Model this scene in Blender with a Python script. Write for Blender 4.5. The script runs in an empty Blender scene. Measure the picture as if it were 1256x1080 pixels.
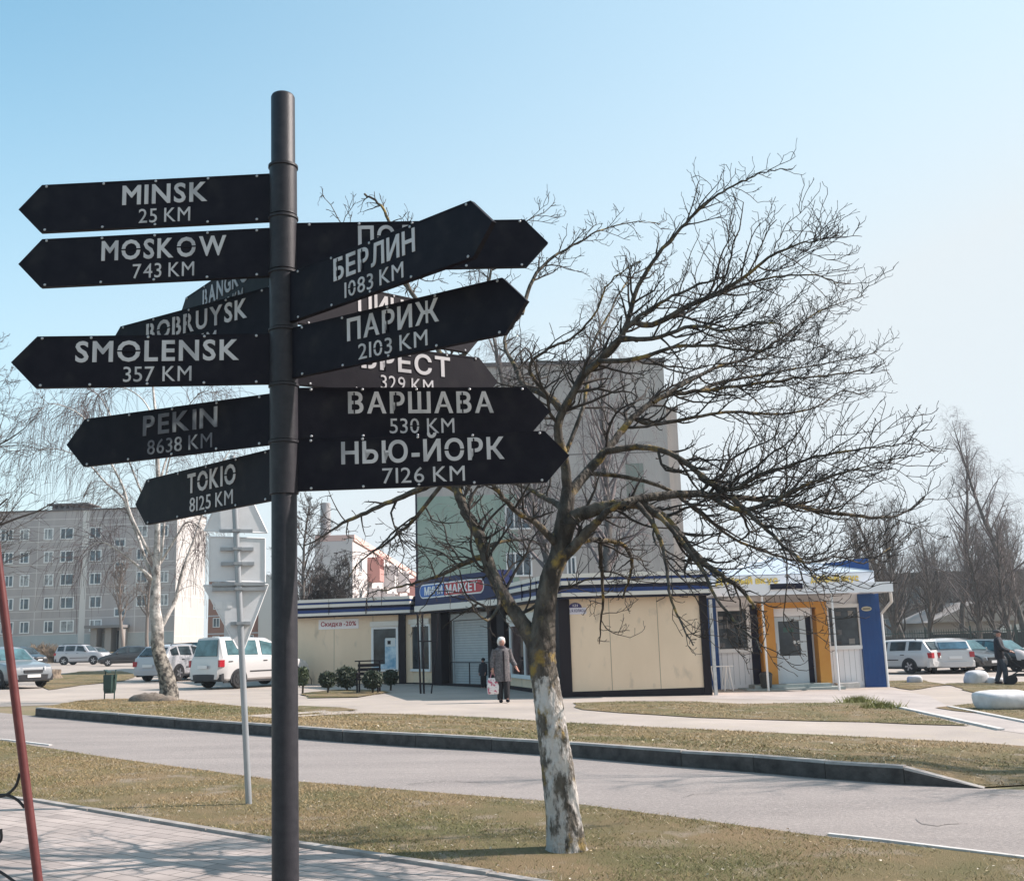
import bpy, math, random
import numpy as np
from mathutils import Vector, Matrix
random.seed(7)
RNG = np.random.default_rng(11)
rad = math.radians
S = bpy.context.scene
COL = S.collection

# ------------------------------------------------------------------ camera, sky, sun, exposure
FPX = 1300.0                      # focal length in photo pixels (photo 1256 x 1080)
PITCH = math.atan(245 / FPX)
ROLL = -0.03
EYE = Vector((0, 0, 1.6))
CM = Matrix.Rotation(math.pi / 2 + PITCH, 3, 'X') @ Matrix.Rotation(ROLL, 3, 'Z')
cam = bpy.data.cameras.new('camera')
cam.sensor_width = 36
cam.lens = FPX / 1256 * 36
cam.clip_start = 0.1
cam.clip_end = 4000
camo = bpy.data.objects.new('camera', cam)
camo.matrix_world = Matrix.Translation(EYE) @ CM.to_4x4()
COL.objects.link(camo)
S.camera = camo

SUN_EL, SUN_BACK = rad(40), rad(8)     # the sun stands to the right and a little behind the scene
sdir = Vector((math.cos(SUN_EL) * math.cos(SUN_BACK), math.cos(SUN_EL) * math.sin(SUN_BACK), math.sin(SUN_EL)))
W = bpy.data.worlds.new('World')
S.world = W
W.use_nodes = True
nt = W.node_tree
sky = nt.nodes.new('ShaderNodeTexSky')
sky.sky_type = 'NISHITA'
sky.sun_disc = False
sky.sun_elevation = SUN_EL
sky.sun_rotation = math.pi / 2 - SUN_BACK
sky.air_density = 1.0
sky.dust_density = 1.2
sky.ozone_density = 1.0
bg = nt.nodes['Background']
bg.inputs['Strength'].default_value = 0.128
tint = nt.nodes.new('ShaderNodeMix')          # the photograph's cool, slightly cyan white balance
tint.data_type = 'RGBA'
tint.blend_type = 'MULTIPLY'
tint.inputs[0].default_value = 1.0
tint.inputs[7].default_value = (0.62, 1.02, 0.93, 1)
nt.links.new(sky.outputs['Color'], tint.inputs[6])
veil = nt.nodes.new('ShaderNodeMix')          # thin spring haze over the whole sky
veil.data_type = 'RGBA'
veil.inputs[7].default_value = (2.82, 3.10, 3.28, 1)
gco = nt.nodes.new('ShaderNodeTexCoord')
gsp = nt.nodes.new('ShaderNodeSeparateXYZ')
nt.links.new(gco.outputs['Generated'], gsp.inputs[0])
gel = nt.nodes.new('ShaderNodeMapRange')     # denser towards the horizon ...
gel.interpolation_type = 'SMOOTHSTEP'
for k_, v_ in ((1, 0.0), (2, 0.62), (3, 0.82), (4, 0.0)):
    gel.inputs[k_].default_value = v_
nt.links.new(gsp.outputs['Z'], gel.inputs[0])
gsx = nt.nodes.new('ShaderNodeMapRange')     # ... and towards the sun
for k_, v_ in ((1, -0.5), (2, 0.62), (3, 0.0), (4, 0.78)):
    gsx.inputs[k_].default_value = v_
nt.links.new(gsp.outputs['X'], gsx.inputs[0])
gad = nt.nodes.new('ShaderNodeMath')
gad.use_clamp = True
nt.links.new(gel.outputs[0], gad.inputs[0])
nt.links.new(gsx.outputs[0], gad.inputs[1])
nt.links.new(gad.outputs[0], veil.inputs[0])
nt.links.new(tint.outputs[2], veil.inputs[6])
nt.links.new(veil.outputs[2], bg.inputs['Color'])
sl = bpy.data.lights.new('sun', 'SUN')
sl.energy = 3.7
sl.angle = rad(0.5)
sl.color = (1.0, 0.885, 0.82)
so = bpy.data.objects.new('sun', sl)
so.rotation_euler = sdir.to_track_quat('Z', 'Y').to_euler()
so.location = (20, 0, 30)
COL.objects.link(so)
S.view_settings.view_transform = 'Standard'
S.view_settings.look = 'None'
S.view_settings.exposure = 1.16
S.view_settings.gamma = 1.0
S.view_settings.use_curve_mapping = False

# ------------------------------------------------------------------ helpers: layout
GX = -0.018                       # the place falls gently to the right
def gz(x):
    return GX * max(-60.0, min(60.0, x))
def ray(u, v):
    return CM @ Vector(((u - 628) / FPX, -(v - 540) / FPX, -1))
def at(u, v, Y):                  # the point at distance Y that the photo shows at (u, v)
    d = ray(u, v)
    return EYE + d * (Y / d.y)
def gr(u, v, h=0.0):              # the ground point that the photo shows at (u, v)
    d = ray(u, v)
    return EYE + d * ((h - 1.6) / (d.z - GX * d.x))
def wall_sz(P, Q, u, v):          # (distance along the wall P-Q, height) of a photo point
    d = ray(u, v)
    ex, ey = Q[0] - P[0], Q[1] - P[1]
    L = math.hypot(ex, ey)
    ex, ey = ex / L, ey / L
    nx, ny = -ey, ex
    t = (P[0] * nx + P[1] * ny) / (d.x * nx + d.y * ny)
    p = EYE + d * t
    return (p.x - P[0]) * ex + (p.y - P[1]) * ey, p.z

# ------------------------------------------------------------------ helpers: materials
MATS = {}
def mat(name, col, rough=0.7, col2=None, scale=4.0, detail=6.0, lo=0.35, hi=0.65, bump=0.0, bscale=None, metal=0.0, spec=0.4,
        coat=0.0, stretch=(1, 1, 1), rot=0.0, speck=None):
    if name in MATS:
        return MATS[name]
    m = bpy.data.materials.new(name)
    m.use_nodes = True
    t = m.node_tree
    b = t.nodes['Principled BSDF']
    b.inputs['Base Color'].default_value = (*col, 1)
    b.inputs['Roughness'].default_value = rough
    b.inputs['Metallic'].default_value = metal
    b.inputs['Specular IOR Level'].default_value = spec
    b.inputs['Coat Weight'].default_value = coat
    tc = t.nodes.new('ShaderNodeTexCoord')
    mp = t.nodes.new('ShaderNodeMapping')
    mp.inputs['Scale'].default_value = stretch
    mp.inputs['Rotation'].default_value = (0, 0, rot)
    t.links.new(tc.outputs['Object'], mp.inputs['Vector'])
    if col2 is not None:
        n = t.nodes.new('ShaderNodeTexNoise')
        n.inputs['Scale'].default_value = scale
        n.inputs['Detail'].default_value = detail
        n.inputs['Roughness'].default_value = 0.62
        t.links.new(mp.outputs['Vector'], n.inputs['Vector'])
        r = t.nodes.new('ShaderNodeValToRGB')
        r.color_ramp.elements[0].position = lo
        r.color_ramp.elements[1].position = hi
        r.color_ramp.elements[0].color = (*col, 1)
        r.color_ramp.elements[1].color = (*col2, 1)
        t.links.new(n.outputs['Fac'], r.inputs['Fac'])
        out = r.outputs['Color']
        if speck:
            n2 = t.nodes.new('ShaderNodeTexNoise')
            n2.inputs['Scale'].default_value = speck[1]
            n2.inputs['Detail'].default_value = 4
            t.links.new(mp.outputs['Vector'], n2.inputs['Vector'])
            r2 = t.nodes.new('ShaderNodeValToRGB')
            r2.color_ramp.elements[0].position = speck[2]
            r2.color_ramp.elements[1].position = speck[3]
            t.links.new(n2.outputs['Fac'], r2.inputs['Fac'])
            mx = t.nodes.new('ShaderNodeMix')
            mx.data_type = 'RGBA'
            t.links.new(r2.outputs['Color'], mx.inputs[0])
            t.links.new(out, mx.inputs[6])
            mx.inputs[7].default_value = (*speck[0], 1)
            out = mx.outputs[2]
        t.links.new(out, b.inputs['Base Color'])
    if bump:
        n3 = t.nodes.new('ShaderNodeTexNoise')
        n3.inputs['Scale'].default_value = bscale or scale * 3
        n3.inputs['Detail'].default_value = 6
        t.links.new(mp.outputs['Vector'], n3.inputs['Vector'])
        bp = t.nodes.new('ShaderNodeBump')
        bp.inputs['Strength'].default_value = bump
        bp.inputs['Distance'].default_value = 0.03
        t.links.new(n3.outputs['Fac'], bp.inputs['Height'])
        t.links.new(bp.outputs['Normal'], b.inputs['Normal'])
    MATS[name] = m
    return m

def glass(name, col=(0.02, 0.03, 0.035), rough=0.05):
    if name not in MATS:
        m = mat(name, col, rough, spec=0.4, col2=tuple(c * 2.4 + 0.01 for c in col), scale=1.7, detail=3)
    return MATS[name]

# ------------------------------------------------------------------ helpers: meshes
class MB:
    def __init__(s):
        s.v, s.f, s.m = [], [], []
        s.M = None
    def add(s, vs, fs, mi=0):
        o = len(s.v)
        if s.M is not None:
            vs = [s.M @ Vector(p) for p in vs]
        s.v.extend([tuple(p) for p in vs])
        for f in fs:
            s.f.append(tuple(i + o for i in f))
            s.m.append(mi)
        return s
    def box(s, x0, x1, y0, y1, z0, z1, mi=0):
        v = [(x, y, z) for z in (z0, z1) for y in (y0, y1) for x in (x0, x1)]
        return s.add(v, [(0, 2, 3, 1), (4, 5, 7, 6), (0, 1, 5, 4), (2, 6, 7, 3), (0, 4, 6, 2), (1, 3, 7, 5)], mi)
    def hexa(s, v, mi=0):       # 8 corners in the order of box()
        return s.add(v, [(0, 2, 3, 1), (4, 5, 7, 6), (0, 1, 5, 4), (2, 6, 7, 3), (0, 4, 6, 2), (1, 3, 7, 5)], mi)
    def quad(s, a, b, c, d, mi=0):
        return s.add([a, b, c, d], [(0, 1, 2, 3)], mi)
    def prism(s, poly, y0, y1, mi=0, axis='y'):   # poly of (x, z) extruded along y (or (x, y) along z)
        n = len(poly)
        if axis == 'y':
            v = [(x, y0, z) for x, z in poly] + [(x, y1, z) for x, z in poly]
        else:
            v = [(x, y, y0) for x, y in poly] + [(x, y, y1) for x, y in poly]
        f = [tuple(range(n)), tuple(range(2 * n - 1, n - 1, -1))]
        f += [(i, i + n, (i + 1) % n + n, (i + 1) % n) for i in range(n)]
        return s.add(v, f, mi)
    def loft(s, rings, mi=0, cap=True, close=True):
        n = len(rings[0])
        v = [p for r in rings for p in r]
        f = []
        for k in range(len(rings) - 1):
            for i in range(n if close else n - 1):
                j = (i + 1) % n
                f.append((k * n + i, k * n + j, (k + 1) * n + j, (k + 1) * n + i))
        if cap:
            f.append(tuple(range(n - 1, -1, -1)))
            f.append(tuple((len(rings) - 1) * n + i for i in range(n)))
        return s.add(v, f, mi)
    def tube(s, pts, radii, n=8, mi=0, cap=True):
        pts = [Vector(p) for p in pts]
        if not hasattr(radii, '__len__'):
            radii = [radii] * len(pts)
        rings = []
        up = None
        for i, p in enumerate(pts):
            d = (pts[min(i + 1, len(pts) - 1)] - pts[max(i - 1, 0)])
            d = d.normalized() if d.length > 1e-9 else Vector((0, 0, 1))
            if up is None:
                a = Vector((1, 0, 0)) if abs(d.x) < 0.8 else Vector((0, 1, 0))
            else:
                a = up
            b = d.cross(a)
            if b.length < 1e-6:
                b = d.orthogonal()
            b.normalize()
            a = b.cross(d).normalized()
            up = a
            rings.append([p + (a * math.cos(t) + b * math.sin(t)) * radii[i] for t in [2 * math.pi * k / n for k in range(n)]])
        return s.loft(rings, mi, cap)
    def lathe(s, prof, n=24, mi=0, c=(0, 0, 0)):    # prof of (r, z)
        rings = [[(c[0] + r * math.cos(2 * math.pi * k / n), c[1] + r * math.sin(2 * math.pi * k / n), c[2] + z) for k in range(n)] for r, z in prof]
        return s.loft(rings, mi)
    def ell(s, c, rx, ry, rz, n=12, m=8, mi=0, jit=0.0, rnd=None):
        rings = []
        for j in range(1, m):
            th = math.pi * j / m - math.pi / 2
            ring = []
            for k in range(n):
                a = 2 * math.pi * k / n
                q = 1 + (rnd.uniform(-jit, jit) if jit else 0)
                ring.append((c[0] + rx * math.cos(th) * math.cos(a) * q, c[1] + ry * math.cos(th) * math.sin(a) * q, c[2] + rz * math.sin(th) * q))
            rings.append(ring)
        s.loft(rings, mi)
        return s
    def build(s, name, mats, parent=None, loc=(0, 0, 0), rot=(0, 0, 0), smooth=None, label=None):
        me = bpy.data.meshes.new(name)
        me.from_pydata(s.v, [], s.f)
        if not isinstance(mats, (list, tuple)):
            mats = [mats]
        for m in mats:
            me.materials.append(m)
        if len(mats) > 1:
            me.polygons.foreach_set('material_index', s.m)
        me.update()
        if smooth is not None:
            me.polygons.foreach_set('use_smooth', [True] * len(me.polygons))
            me.set_sharp_from_angle(angle=rad(smooth))
        o = bpy.data.objects.new(name, me)
        COL.objects.link(o)
        o.location = loc
        o.rotation_euler = rot
        if parent is not None:
            o.parent = parent
        if label:
            o['label'] = label
        return o

def thing(name, label, cat, loc=(0, 0, 0), rotz=0.0, group=None):
    o = bpy.data.objects.new(name, None)
    o.empty_display_size = 0.3
    COL.objects.link(o)
    o.location = loc
    o.rotation_euler = (0, 0, rotz)
    return tag(o, label, cat, group)
def tag(o, label, cat, group=None):
    o['label'] = label
    o['category'] = cat
    if group:
        o['group'] = group
    return o
def kind(o, k):
    o['kind'] = k
    return o
def copy_tree(o, parent=None):
    c = o.copy()
    COL.objects.link(c)
    c.parent = parent
    for ch in list(o.children):
        copy_tree(ch, c)
    return c

# ------------------------------------------------------------------ helpers: lettering
GLY = {}
def glyph(ch, bold):
    k = (ch, bold)
    if k in GLY:
        return GLY[k]
    cu = bpy.data.curves.new('glyph', 'FONT')
    cu.body = ch
    cu.size = 1.0
    cu.resolution_u = 3
    cu.bevel_depth = max(bold, 0.0)
    cu.bevel_resolution = 0
    cu.extrude = 0.5
    ob = bpy.data.objects.new('glyph', cu)
    COL.objects.link(ob)
    bpy.context.view_layer.update()
    me = bpy.data.meshes.new_from_object(ob.evaluated_get(bpy.context.evaluated_depsgraph_get()))
    vs = [tuple(v.co) for v in me.vertices]
    fs = [tuple(p.vertices) for p in me.polygons]
    bpy.data.objects.remove(ob)
    bpy.data.curves.remove(cu)
    bpy.data.meshes.remove(me)
    x0 = min(v[0] for v in vs)
    x1 = max(v[0] for v in vs)
    GLY[k] = ([(x - x0, y, z) for x, y, z in vs], fs, x1 - x0)
    return GLY[k]
def lettering(mb, text, cx, z0, width, cap, y=0.0, depth=0.002, bold=0.02, mi=0, stencil=None, stem=0.17, gap=0.10):
    """letters facing -y, centred on cx, baseline z0; optional stencil bridges collected in mb 'stencil'"""
    capraw = max(v[1] for v in glyph('H', bold)[0])
    sp = gap
    x, lay = 0.0, []
    for ch in text:
        if ch == ' ':
            x += 0.26
            continue
        g = glyph(ch, bold)
        lay.append((x, ch, g))
        x += g[2] + sp
    tot = x - sp
    sx = width / tot
    sz = cap / capraw
    for gx, ch, g in lay:
        ox = cx - width / 2 + gx * sx
        mb.add([(ox + vx * sx, y - depth * (vz + 0.5), z0 + vy * sz) for vx, vy, vz in g[0]], g[1], mi)
        if stencil is not None:
            w = g[2] * sx
            if ch in 'OО0':
                stencil.box(ox - .001, ox + w + .001, y - depth - .0012, y - depth * 0.2, z0 + cap * .46, z0 + cap * .53)
            elif ch in 'ВРБBRР':
                a = ox + w * .36
                stencil.box(a, a + .006, y - depth - .0012, y - depth * 0.2, z0 - .002, z0 + cap + .002)
    return tot * sx

# ------------------------------------------------------------------ the ground
from mathutils.bvhtree import BVHTree
def xy(u, v):
    p = gr(u, v)
    return (p.x, p.y)
def densify(pts, step, jit=0.0, closed=True):
    out = []
    n = len(pts)
    for i in range(n if closed else n - 1):
        a, b = pts[i], pts[(i + 1) % n]
        L = math.hypot(b[0] - a[0], b[1] - a[1])
        k = max(1, int(L / step))
        for j in range(k):
            t = j / k
            q = jit if j else jit * .5
            out.append((a[0] + (b[0] - a[0]) * t + random.uniform(-q, q), a[1] + (b[1] - a[1]) * t + random.uniform(-q, q)))
    if not closed:
        out.append(pts[-1])
    return out
def sheet(name, pts, h, m, step=None, jit=0.0):
    if step:
        pts = densify(pts, step, jit)
    mb = MB()
    mb.add([(x, y, gz(x) + h) for x, y in pts], [tuple(range(len(pts)))])
    return kind(mb.build(name, m), 'structure')

m_soil = mat('dry_ground', (.20, .155, .095), .95, (.12, .115, .05), scale=.35, bump=.4, bscale=30, speck=((.30, .25, .17), 9, .55, .8))
m_turf = mat('dry_turf', (.22, .155, .082), .95, (.125, .112, .045), scale=.7, lo=.38, hi=.62, bump=1.0, bscale=90, speck=((.26, .21, .15), 2.2, .56, .70))
m_asph = mat('worn_asphalt', (.30, .265, .25), .9, (.195, .175, .168), scale=.5, detail=11, lo=.3, hi=.72, bump=.6, bscale=70, speck=((.40, .36, .335), 60, .5, .7), stretch=(.45, 1.9, 1), rot=rad(42))
m_dust = mat('dusty_asphalt', (.40, .345, .305), .92, (.28, .245, .22), detail=10, scale=.3, bump=.3, bscale=40, speck=((.36, .31, .25), 3, .5, .8))
m_kerb = mat('shaded_concrete', (.085, .08, .077), .95, (.035, .033, .033), scale=5, bump=.6, bscale=18)  # kerb face turned from the sun: its shade is put into the colour
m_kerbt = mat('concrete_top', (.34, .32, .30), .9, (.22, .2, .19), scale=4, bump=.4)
m_white = mat('white_paint', (.56, .54, .52), .7, (.36, .34, .32), scale=6, lo=.45, hi=.75)

# one base sheet out to the horizon
gx = [-1500, -60, -20, 20, 60, 1500]
gy = [-60, 0, 40, 120, 400, 2500]
mb = MB()
mb.add([(x, y, gz(x) - .012) for y in gy for x in gx], [(j * 6 + i, j * 6 + i + 1, j * 6 + i + 7, j * 6 + i + 6) for j in range(5) for i in range(5)])
kind(mb.build('ground', m_soil), 'structure')

KB = [xy(*p) for p in [(43, 878), (90, 882), (144, 887), (214, 893), (299, 900), (420, 910), (510, 916), (603, 921), (698, 928), (836, 940), (925, 947), (1013, 955), (1110, 962), (1207, 967)]]
BK = [xy(*p) for p in [(75, 863), (98, 859), (130, 857), (207, 856), (300, 866), (420, 873), (510, 876), (603, 880), (698, 886), (836, 893), (925, 897), (1013, 901), (1110, 906), (1207, 911), (1330, 920)]]
fore = [(-60, 30), (-26, 31), (-14, 29.5)] + [(x, y - .25) for x, y in BK] + [(60, 19), (60, 63), (30, 64), (-9, 80), (-31, 95), (-60, 122)]
sheet('forecourt', fore, -.004, m_dust)
road = [(-45, 53), (-9, 18.9), (-6, 15.9), (-3.03, 13.2), (.48, 11.03), (2.49, 9.04), (3.63, 8.16), (14, 0.5), (22, 3), (9, 9.9), (6.2, 11.2)] + [(x, y + .05) for x, y in KB[::-1]] + [(-13, 27), (-45, 60)]
sheet('road', densify(road, .6, .03), .002, m_asph)
# darker repair patch with a cracked rim
sheet('road_patch', densify([xy(*p) for p in [(1122, 1004), (1138, 998), (1160, 999), (1172, 1006), (1178, 1010), (1150, 1013), (1130, 1011)]], .1, .03), .006,
      mat('patched_asphalt', (.225, .20, .19), .9, (.275, .245, .23), scale=6, bump=.4, bscale=50))
mb = MB()
cr = [xy(*p) for p in [(1115, 1000), (1124, 1004), (1131, 1010), (1150, 1013), (1166, 1012), (1178, 1010), (1172, 1006), (1160, 1000), (1140, 998), (1127, 1001), (1122, 1004)]]
for line in ([xy(*p) for p in [(1178, 1010), (1188, 1010), (1200, 1012)]], [xy(*p) for p in [(838, 978), (852, 974), (880, 972)]], [xy(*p) for p in [(500, 962), (548, 958), (590, 960)]], [xy(*p) for p in [(1188, 970), (1215, 975), (1250, 976)]]):
    pts = densify(line, .08, .02, False)
    for a, b in zip(pts[:-1], pts[1:]):
        w = random.uniform(.001, .009)
        mb.quad((a[0], a[1] - w, gz(a[0]) + .009), (b[0], b[1] - w, gz(b[0]) + .009), (b[0], b[1] + w, gz(b[0]) + .009), (a[0], a[1] + w, gz(a[0]) + .009))
kind(mb.build('road_cracks', mat('crack', (.05, .048, .045), 1)), 'structure')

# raised verge behind the kerb, sloping back to the forecourt
def offs(pts, d):
    out = []
    for i, p in enumerate(pts):
        a, b = pts[max(0, i - 1)], pts[min(len(pts) - 1, i + 1)]
        L = math.hypot(b[0] - a[0], b[1] - a[1])
        out.append((p[0] - (b[1] - a[1]) / L * d, p[1] + (b[0] - a[0]) / L * d))
    return out
KH = .2
kh = lambda i, n: KH if i < n - 2 else (KH * .95 if i == n - 2 else .0)
mb = MB()
nK = len(KB)
KI = offs(KB, .15)
KO = offs(KB, .02)
for i in range(nK - 1):
    # each run is cut into kerb stones with a narrow open joint
    a, b = Vector(KB[i]), Vector(KB[i + 1])
    ai, bi = Vector(KI[i]), Vector(KI[i + 1])
    n = max(1, round((b - a).length / 1.9))
    for k in range(n):
        t0, t1 = k / n + .004, (k + 1) / n - .004
        h0 = kh(i, nK) * (1 - t0) + kh(i + 1, nK) * t0 + random.uniform(-.008, .008)
        h1 = kh(i, nK) * (1 - t1) + kh(i + 1, nK) * t1 + random.uniform(-.008, .008)
        p = [a.lerp(b, t0), a.lerp(b, t1), ai.lerp(bi, t0), ai.lerp(bi, t1)]
        lean = [Vector((0, 0)), Vector((0, 0))]
        hh = (h0, h1, h0, h1)
        cap = [max(.004, h_ - .028) for h_ in hh]
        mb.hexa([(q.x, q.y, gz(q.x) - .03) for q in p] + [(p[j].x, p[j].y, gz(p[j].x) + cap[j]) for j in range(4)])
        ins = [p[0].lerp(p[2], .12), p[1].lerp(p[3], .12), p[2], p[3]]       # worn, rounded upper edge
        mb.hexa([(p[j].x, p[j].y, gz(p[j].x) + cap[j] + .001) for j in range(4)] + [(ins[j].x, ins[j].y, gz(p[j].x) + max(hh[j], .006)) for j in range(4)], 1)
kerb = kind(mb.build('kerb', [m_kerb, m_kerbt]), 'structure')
mb = MB()
fr = KI + [(8.6, 12.8)]
nV, rows = len(fr), 7
for i in range(nV):
    h = kh(i, nK) - .015 if i < nK else 0.02
    for j in range(rows):
        t = j / (rows - 1)
        x = fr[i][0] * (1 - t) + BK[i][0] * t
        y = fr[i][1] * (1 - t) + BK[i][1] * t
        mb.v.append((x, y, gz(x) + max(h * (1 - t) ** 1.3, .0) + .004 + (random.uniform(0, .015) if 0 < j < rows - 1 else 0)))
for i in range(nV - 1):
    for j in range(rows - 1):
        mb.f.append((i * rows + j, (i + 1) * rows + j, (i + 1) * rows + j + 1, i * rows + j + 1))
        mb.m.append(0)
verge_poly = fr + BK[:nV][::-1]
kind(mb.build('verge', m_turf), 'structure')
verge_bvh = BVHTree.FromPolygons([Vector(p) for p in mb.v], mb.f)
def verge_z(x, y):
    h = verge_bvh.ray_cast(Vector((x, y, 5)), Vector((0, 0, -1)))
    return h[0].z if h[0] is not None else gz(x)
# a beaten path cutting across the verge
pth = [xy(*p) for p in [(300, 886), (345, 890), (392, 880), (452, 875), (408, 870), (365, 876), (330, 881)]]
mb = MB()
pp = densify(pth, .5, .06)
c = (sum(p[0] for p in pp) / len(pp), sum(p[1] for p in pp) / len(pp))
L1 = pp[:]
ringo = [[(c[0] + (p[0] - c[0]) * k, c[1] + (p[1] - c[1]) * k) for p in pp] for k in (1, .66, .33)]
mb.loft([[(x, y, verge_z(x, y) + .012) for x, y in r] for r in ringo], cap=False)
kind(mb.build('path', m_dust), 'structure')

# near strip of grass, paving and its edging
EDGE = [xy(*p) for p in [(-120, 962), (0, 979), (43, 984), (187, 1009), (333, 1034), (470, 1055), (600, 1075), (700, 1092)]]
NEAR = [(-9, 18.9), (-6, 15.9), (-3.03, 13.2), (.48, 11.03), (2.49, 9.04), (3.63, 8.16), (14, .5)]
lawn_poly = [(-14, 23.6)] + NEAR + [(8, 0)] + EDGE[::-1] + [(-14, 18)]
sheet('lawn', lawn_poly, .006, m_turf)
m_pave = bpy.data.materials.new('paving')
m_pave.use_nodes = True
t = m_pave.node_tree
b = t.nodes['Principled BSDF']
b.inputs['Roughness'].default_value = .9
tc = t.nodes.new('ShaderNodeTexCoord')
mp = t.nodes.new('ShaderNodeMapping')
mp.inputs['Rotation'].default_value = (0, 0, rad(34))
t.links.new(tc.outputs['Object'], mp.inputs['Vector'])
br = t.nodes.new('ShaderNodeTexBrick')
br.inputs['Scale'].default_value = 1.0
br.inputs['Brick Width'].default_value = .3
br.inputs['Row Height'].default_value = .15
br.inputs['Mortar Size'].default_value = .006
br.inputs['Color1'].default_value = (.35, .30, .275, 1)
br.inputs['Color2'].default_value = (.28, .24, .222, 1)
br.inputs['Mortar'].default_value = (.12, .105, .095, 1)
t.links.new(mp.outputs['Vector'], br.inputs['Vector'])
nz = t.nodes.new('ShaderNodeTexNoise')
nz.inputs['Scale'].default_value = 2.0
nz.inputs['Detail'].default_value = 8
t.links.new(mp.outputs['Vector'], nz.inputs['Vector'])
mx = t.nodes.new('ShaderNodeMix')
mx.data_type = 'RGBA'
mx.blend_type = 'OVERLAY'
mx.inputs[0].default_value = .55
t.links.new(br.outputs['Color'], mx.inputs[6])
t.links.new(nz.outputs['Fac'], mx.inputs[7])
t.links.new(mx.outputs[2], b.inputs['Base Color'])
bp = t.nodes.new('ShaderNodeBump')
bp.inputs['Strength'].default_value = .5
bp.inputs['Distance'].default_value = .01
t.links.new(br.outputs['Fac'], bp.inputs['Height'])
bp.invert = True
t.links.new(bp.outputs['Normal'], b.inputs['Normal'])
sheet('pavement', EDGE + [(4, 2.5), (-12, 2.5), (-12, 16)], .016, m_pave)
mb = MB()
e0, e1 = offs(EDGE, -.03), offs(EDGE, .05)
for i in range(len(EDGE) - 1):
    a, bb, c, d = Vector(e0[i]), Vector(e0[i + 1]), Vector(e1[i]), Vector(e1[i + 1])
    n = max(1, round((bb - a).length / 1.0))
    for k in range(n):
        t0, t1 = k / n + .004, (k + 1) / n - .004
        p = [a.lerp(bb, t0), a.lerp(bb, t1), c.lerp(d, t0), c.lerp(d, t1)]
        h = random.uniform(.03, .045)
        mb.hexa([(q.x, q.y, gz(q.x) - .05) for q in p] + [(q.x, q.y, gz(q.x) + h) for q in p])
kind(mb.build('pavement_edging', m_kerbt), 'structure')
# white painted flush kerb along the near side of the road, and white kerb lines of the tiled walk by the kiosk
def strip(name, pts, w, h, m, top=.0):
    mb = MB()
    a, bq = offs(pts, -w / 2), offs(pts, w / 2)
    mb.loft([[(p[0], p[1], gz(p[0]) + h - .04), (p[0], p[1], gz(p[0]) + h), (q[0], q[1], gz(q[0]) + h), (q[0], q[1], gz(q[0]) + h - .04)] for p, q in zip(a, bq)])
    return kind(mb.build(name, m), 'structure')
strip('kerb_line', densify([xy(*p) for p in [(1015, 1024), (1080, 1031), (1170, 1042), (1290, 1057)]], .25, .02, False), .05, .02, m_white)
strip('kerb_line', densify([xy(*p) for p in [(-80, 899), (0, 907), (62, 914)]], .3, .02, False), .06, .02, m_white)
strip('kerb_line', [xy(*p) for p in [(1096, 866), (1160, 880), (1228, 895)]], .12, .03, m_white)
strip('kerb_line', [xy(*p) for p in [(1165, 867), (1256, 885), (1300, 894)]], .12, .03, m_white)
# tiled walk and grass patches beyond the verge
m_tile = mat('grey_tiles', (.40, .355, .33), .9, (.31, .275, .26), scale=1.2, bump=.3, bscale=20)
sheet('walk', [xy(*p) for p in [(1098, 866), (1226, 895), (1300, 905), (1300, 892), (1165, 867), (1140, 853), (1095, 845), (880, 850), (868, 856), (1000, 858)]], .0, m_tile)
P1 = [xy(*p) for p in [(702, 862), (760, 860), (850, 860), (905, 863), (1060, 861), (1092, 867), (1150, 880), (1190, 890), (1000, 884), (860, 880), (760, 874), (715, 870)]]
patch_polys = [P1,
    [xy(*p) for p in [(1150, 868), (1200, 862), (1300, 866), (1300, 890), (1256, 883)]],
    [xy(*p) for p in [(1160, 838), (1256, 836), (1330, 838), (1330, 850), (1215, 855), (1180, 846)]],
    [xy(*p) for p in [(1085, 835), (1130, 834), (1160, 840), (1120, 846), (1086, 841)]],
    [xy(*p) for p in [(48, 838), (70, 828), (100, 823), (150, 823), (172, 828), (150, 835), (100, 840), (60, 846)]],
    [xy(*p) for p in [(366, 866), (420, 868), (440, 871), (372, 876)]],
    [xy(*p) for p in [(372, 850), (410, 846), (455, 846), (480, 849), (440, 855), (376, 856)]],
    [xy(*p) for p in [(-60, 806), (30, 806), (76, 806), (130, 807), (175, 800), (215, 797), (-60, 800)]],
    [xy(*p) for p in [(130, 806), (150, 808), (200, 802), (225, 798), (160, 799)]]]
for i, pl in enumerate(patch_polys):
    if i == 7:
        pl = [(-60, 112), (-48, 108), (-40, 104), (-33, 106), (-30, 116), (-60, 124)]
    if i == 8:
        continue
    far = pl[0][1] > 60
    sheet('grass_patch', densify(pl, .8 if not far else 6, .12 if not far else .5), .012 + .002 * i, m_turf)
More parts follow.
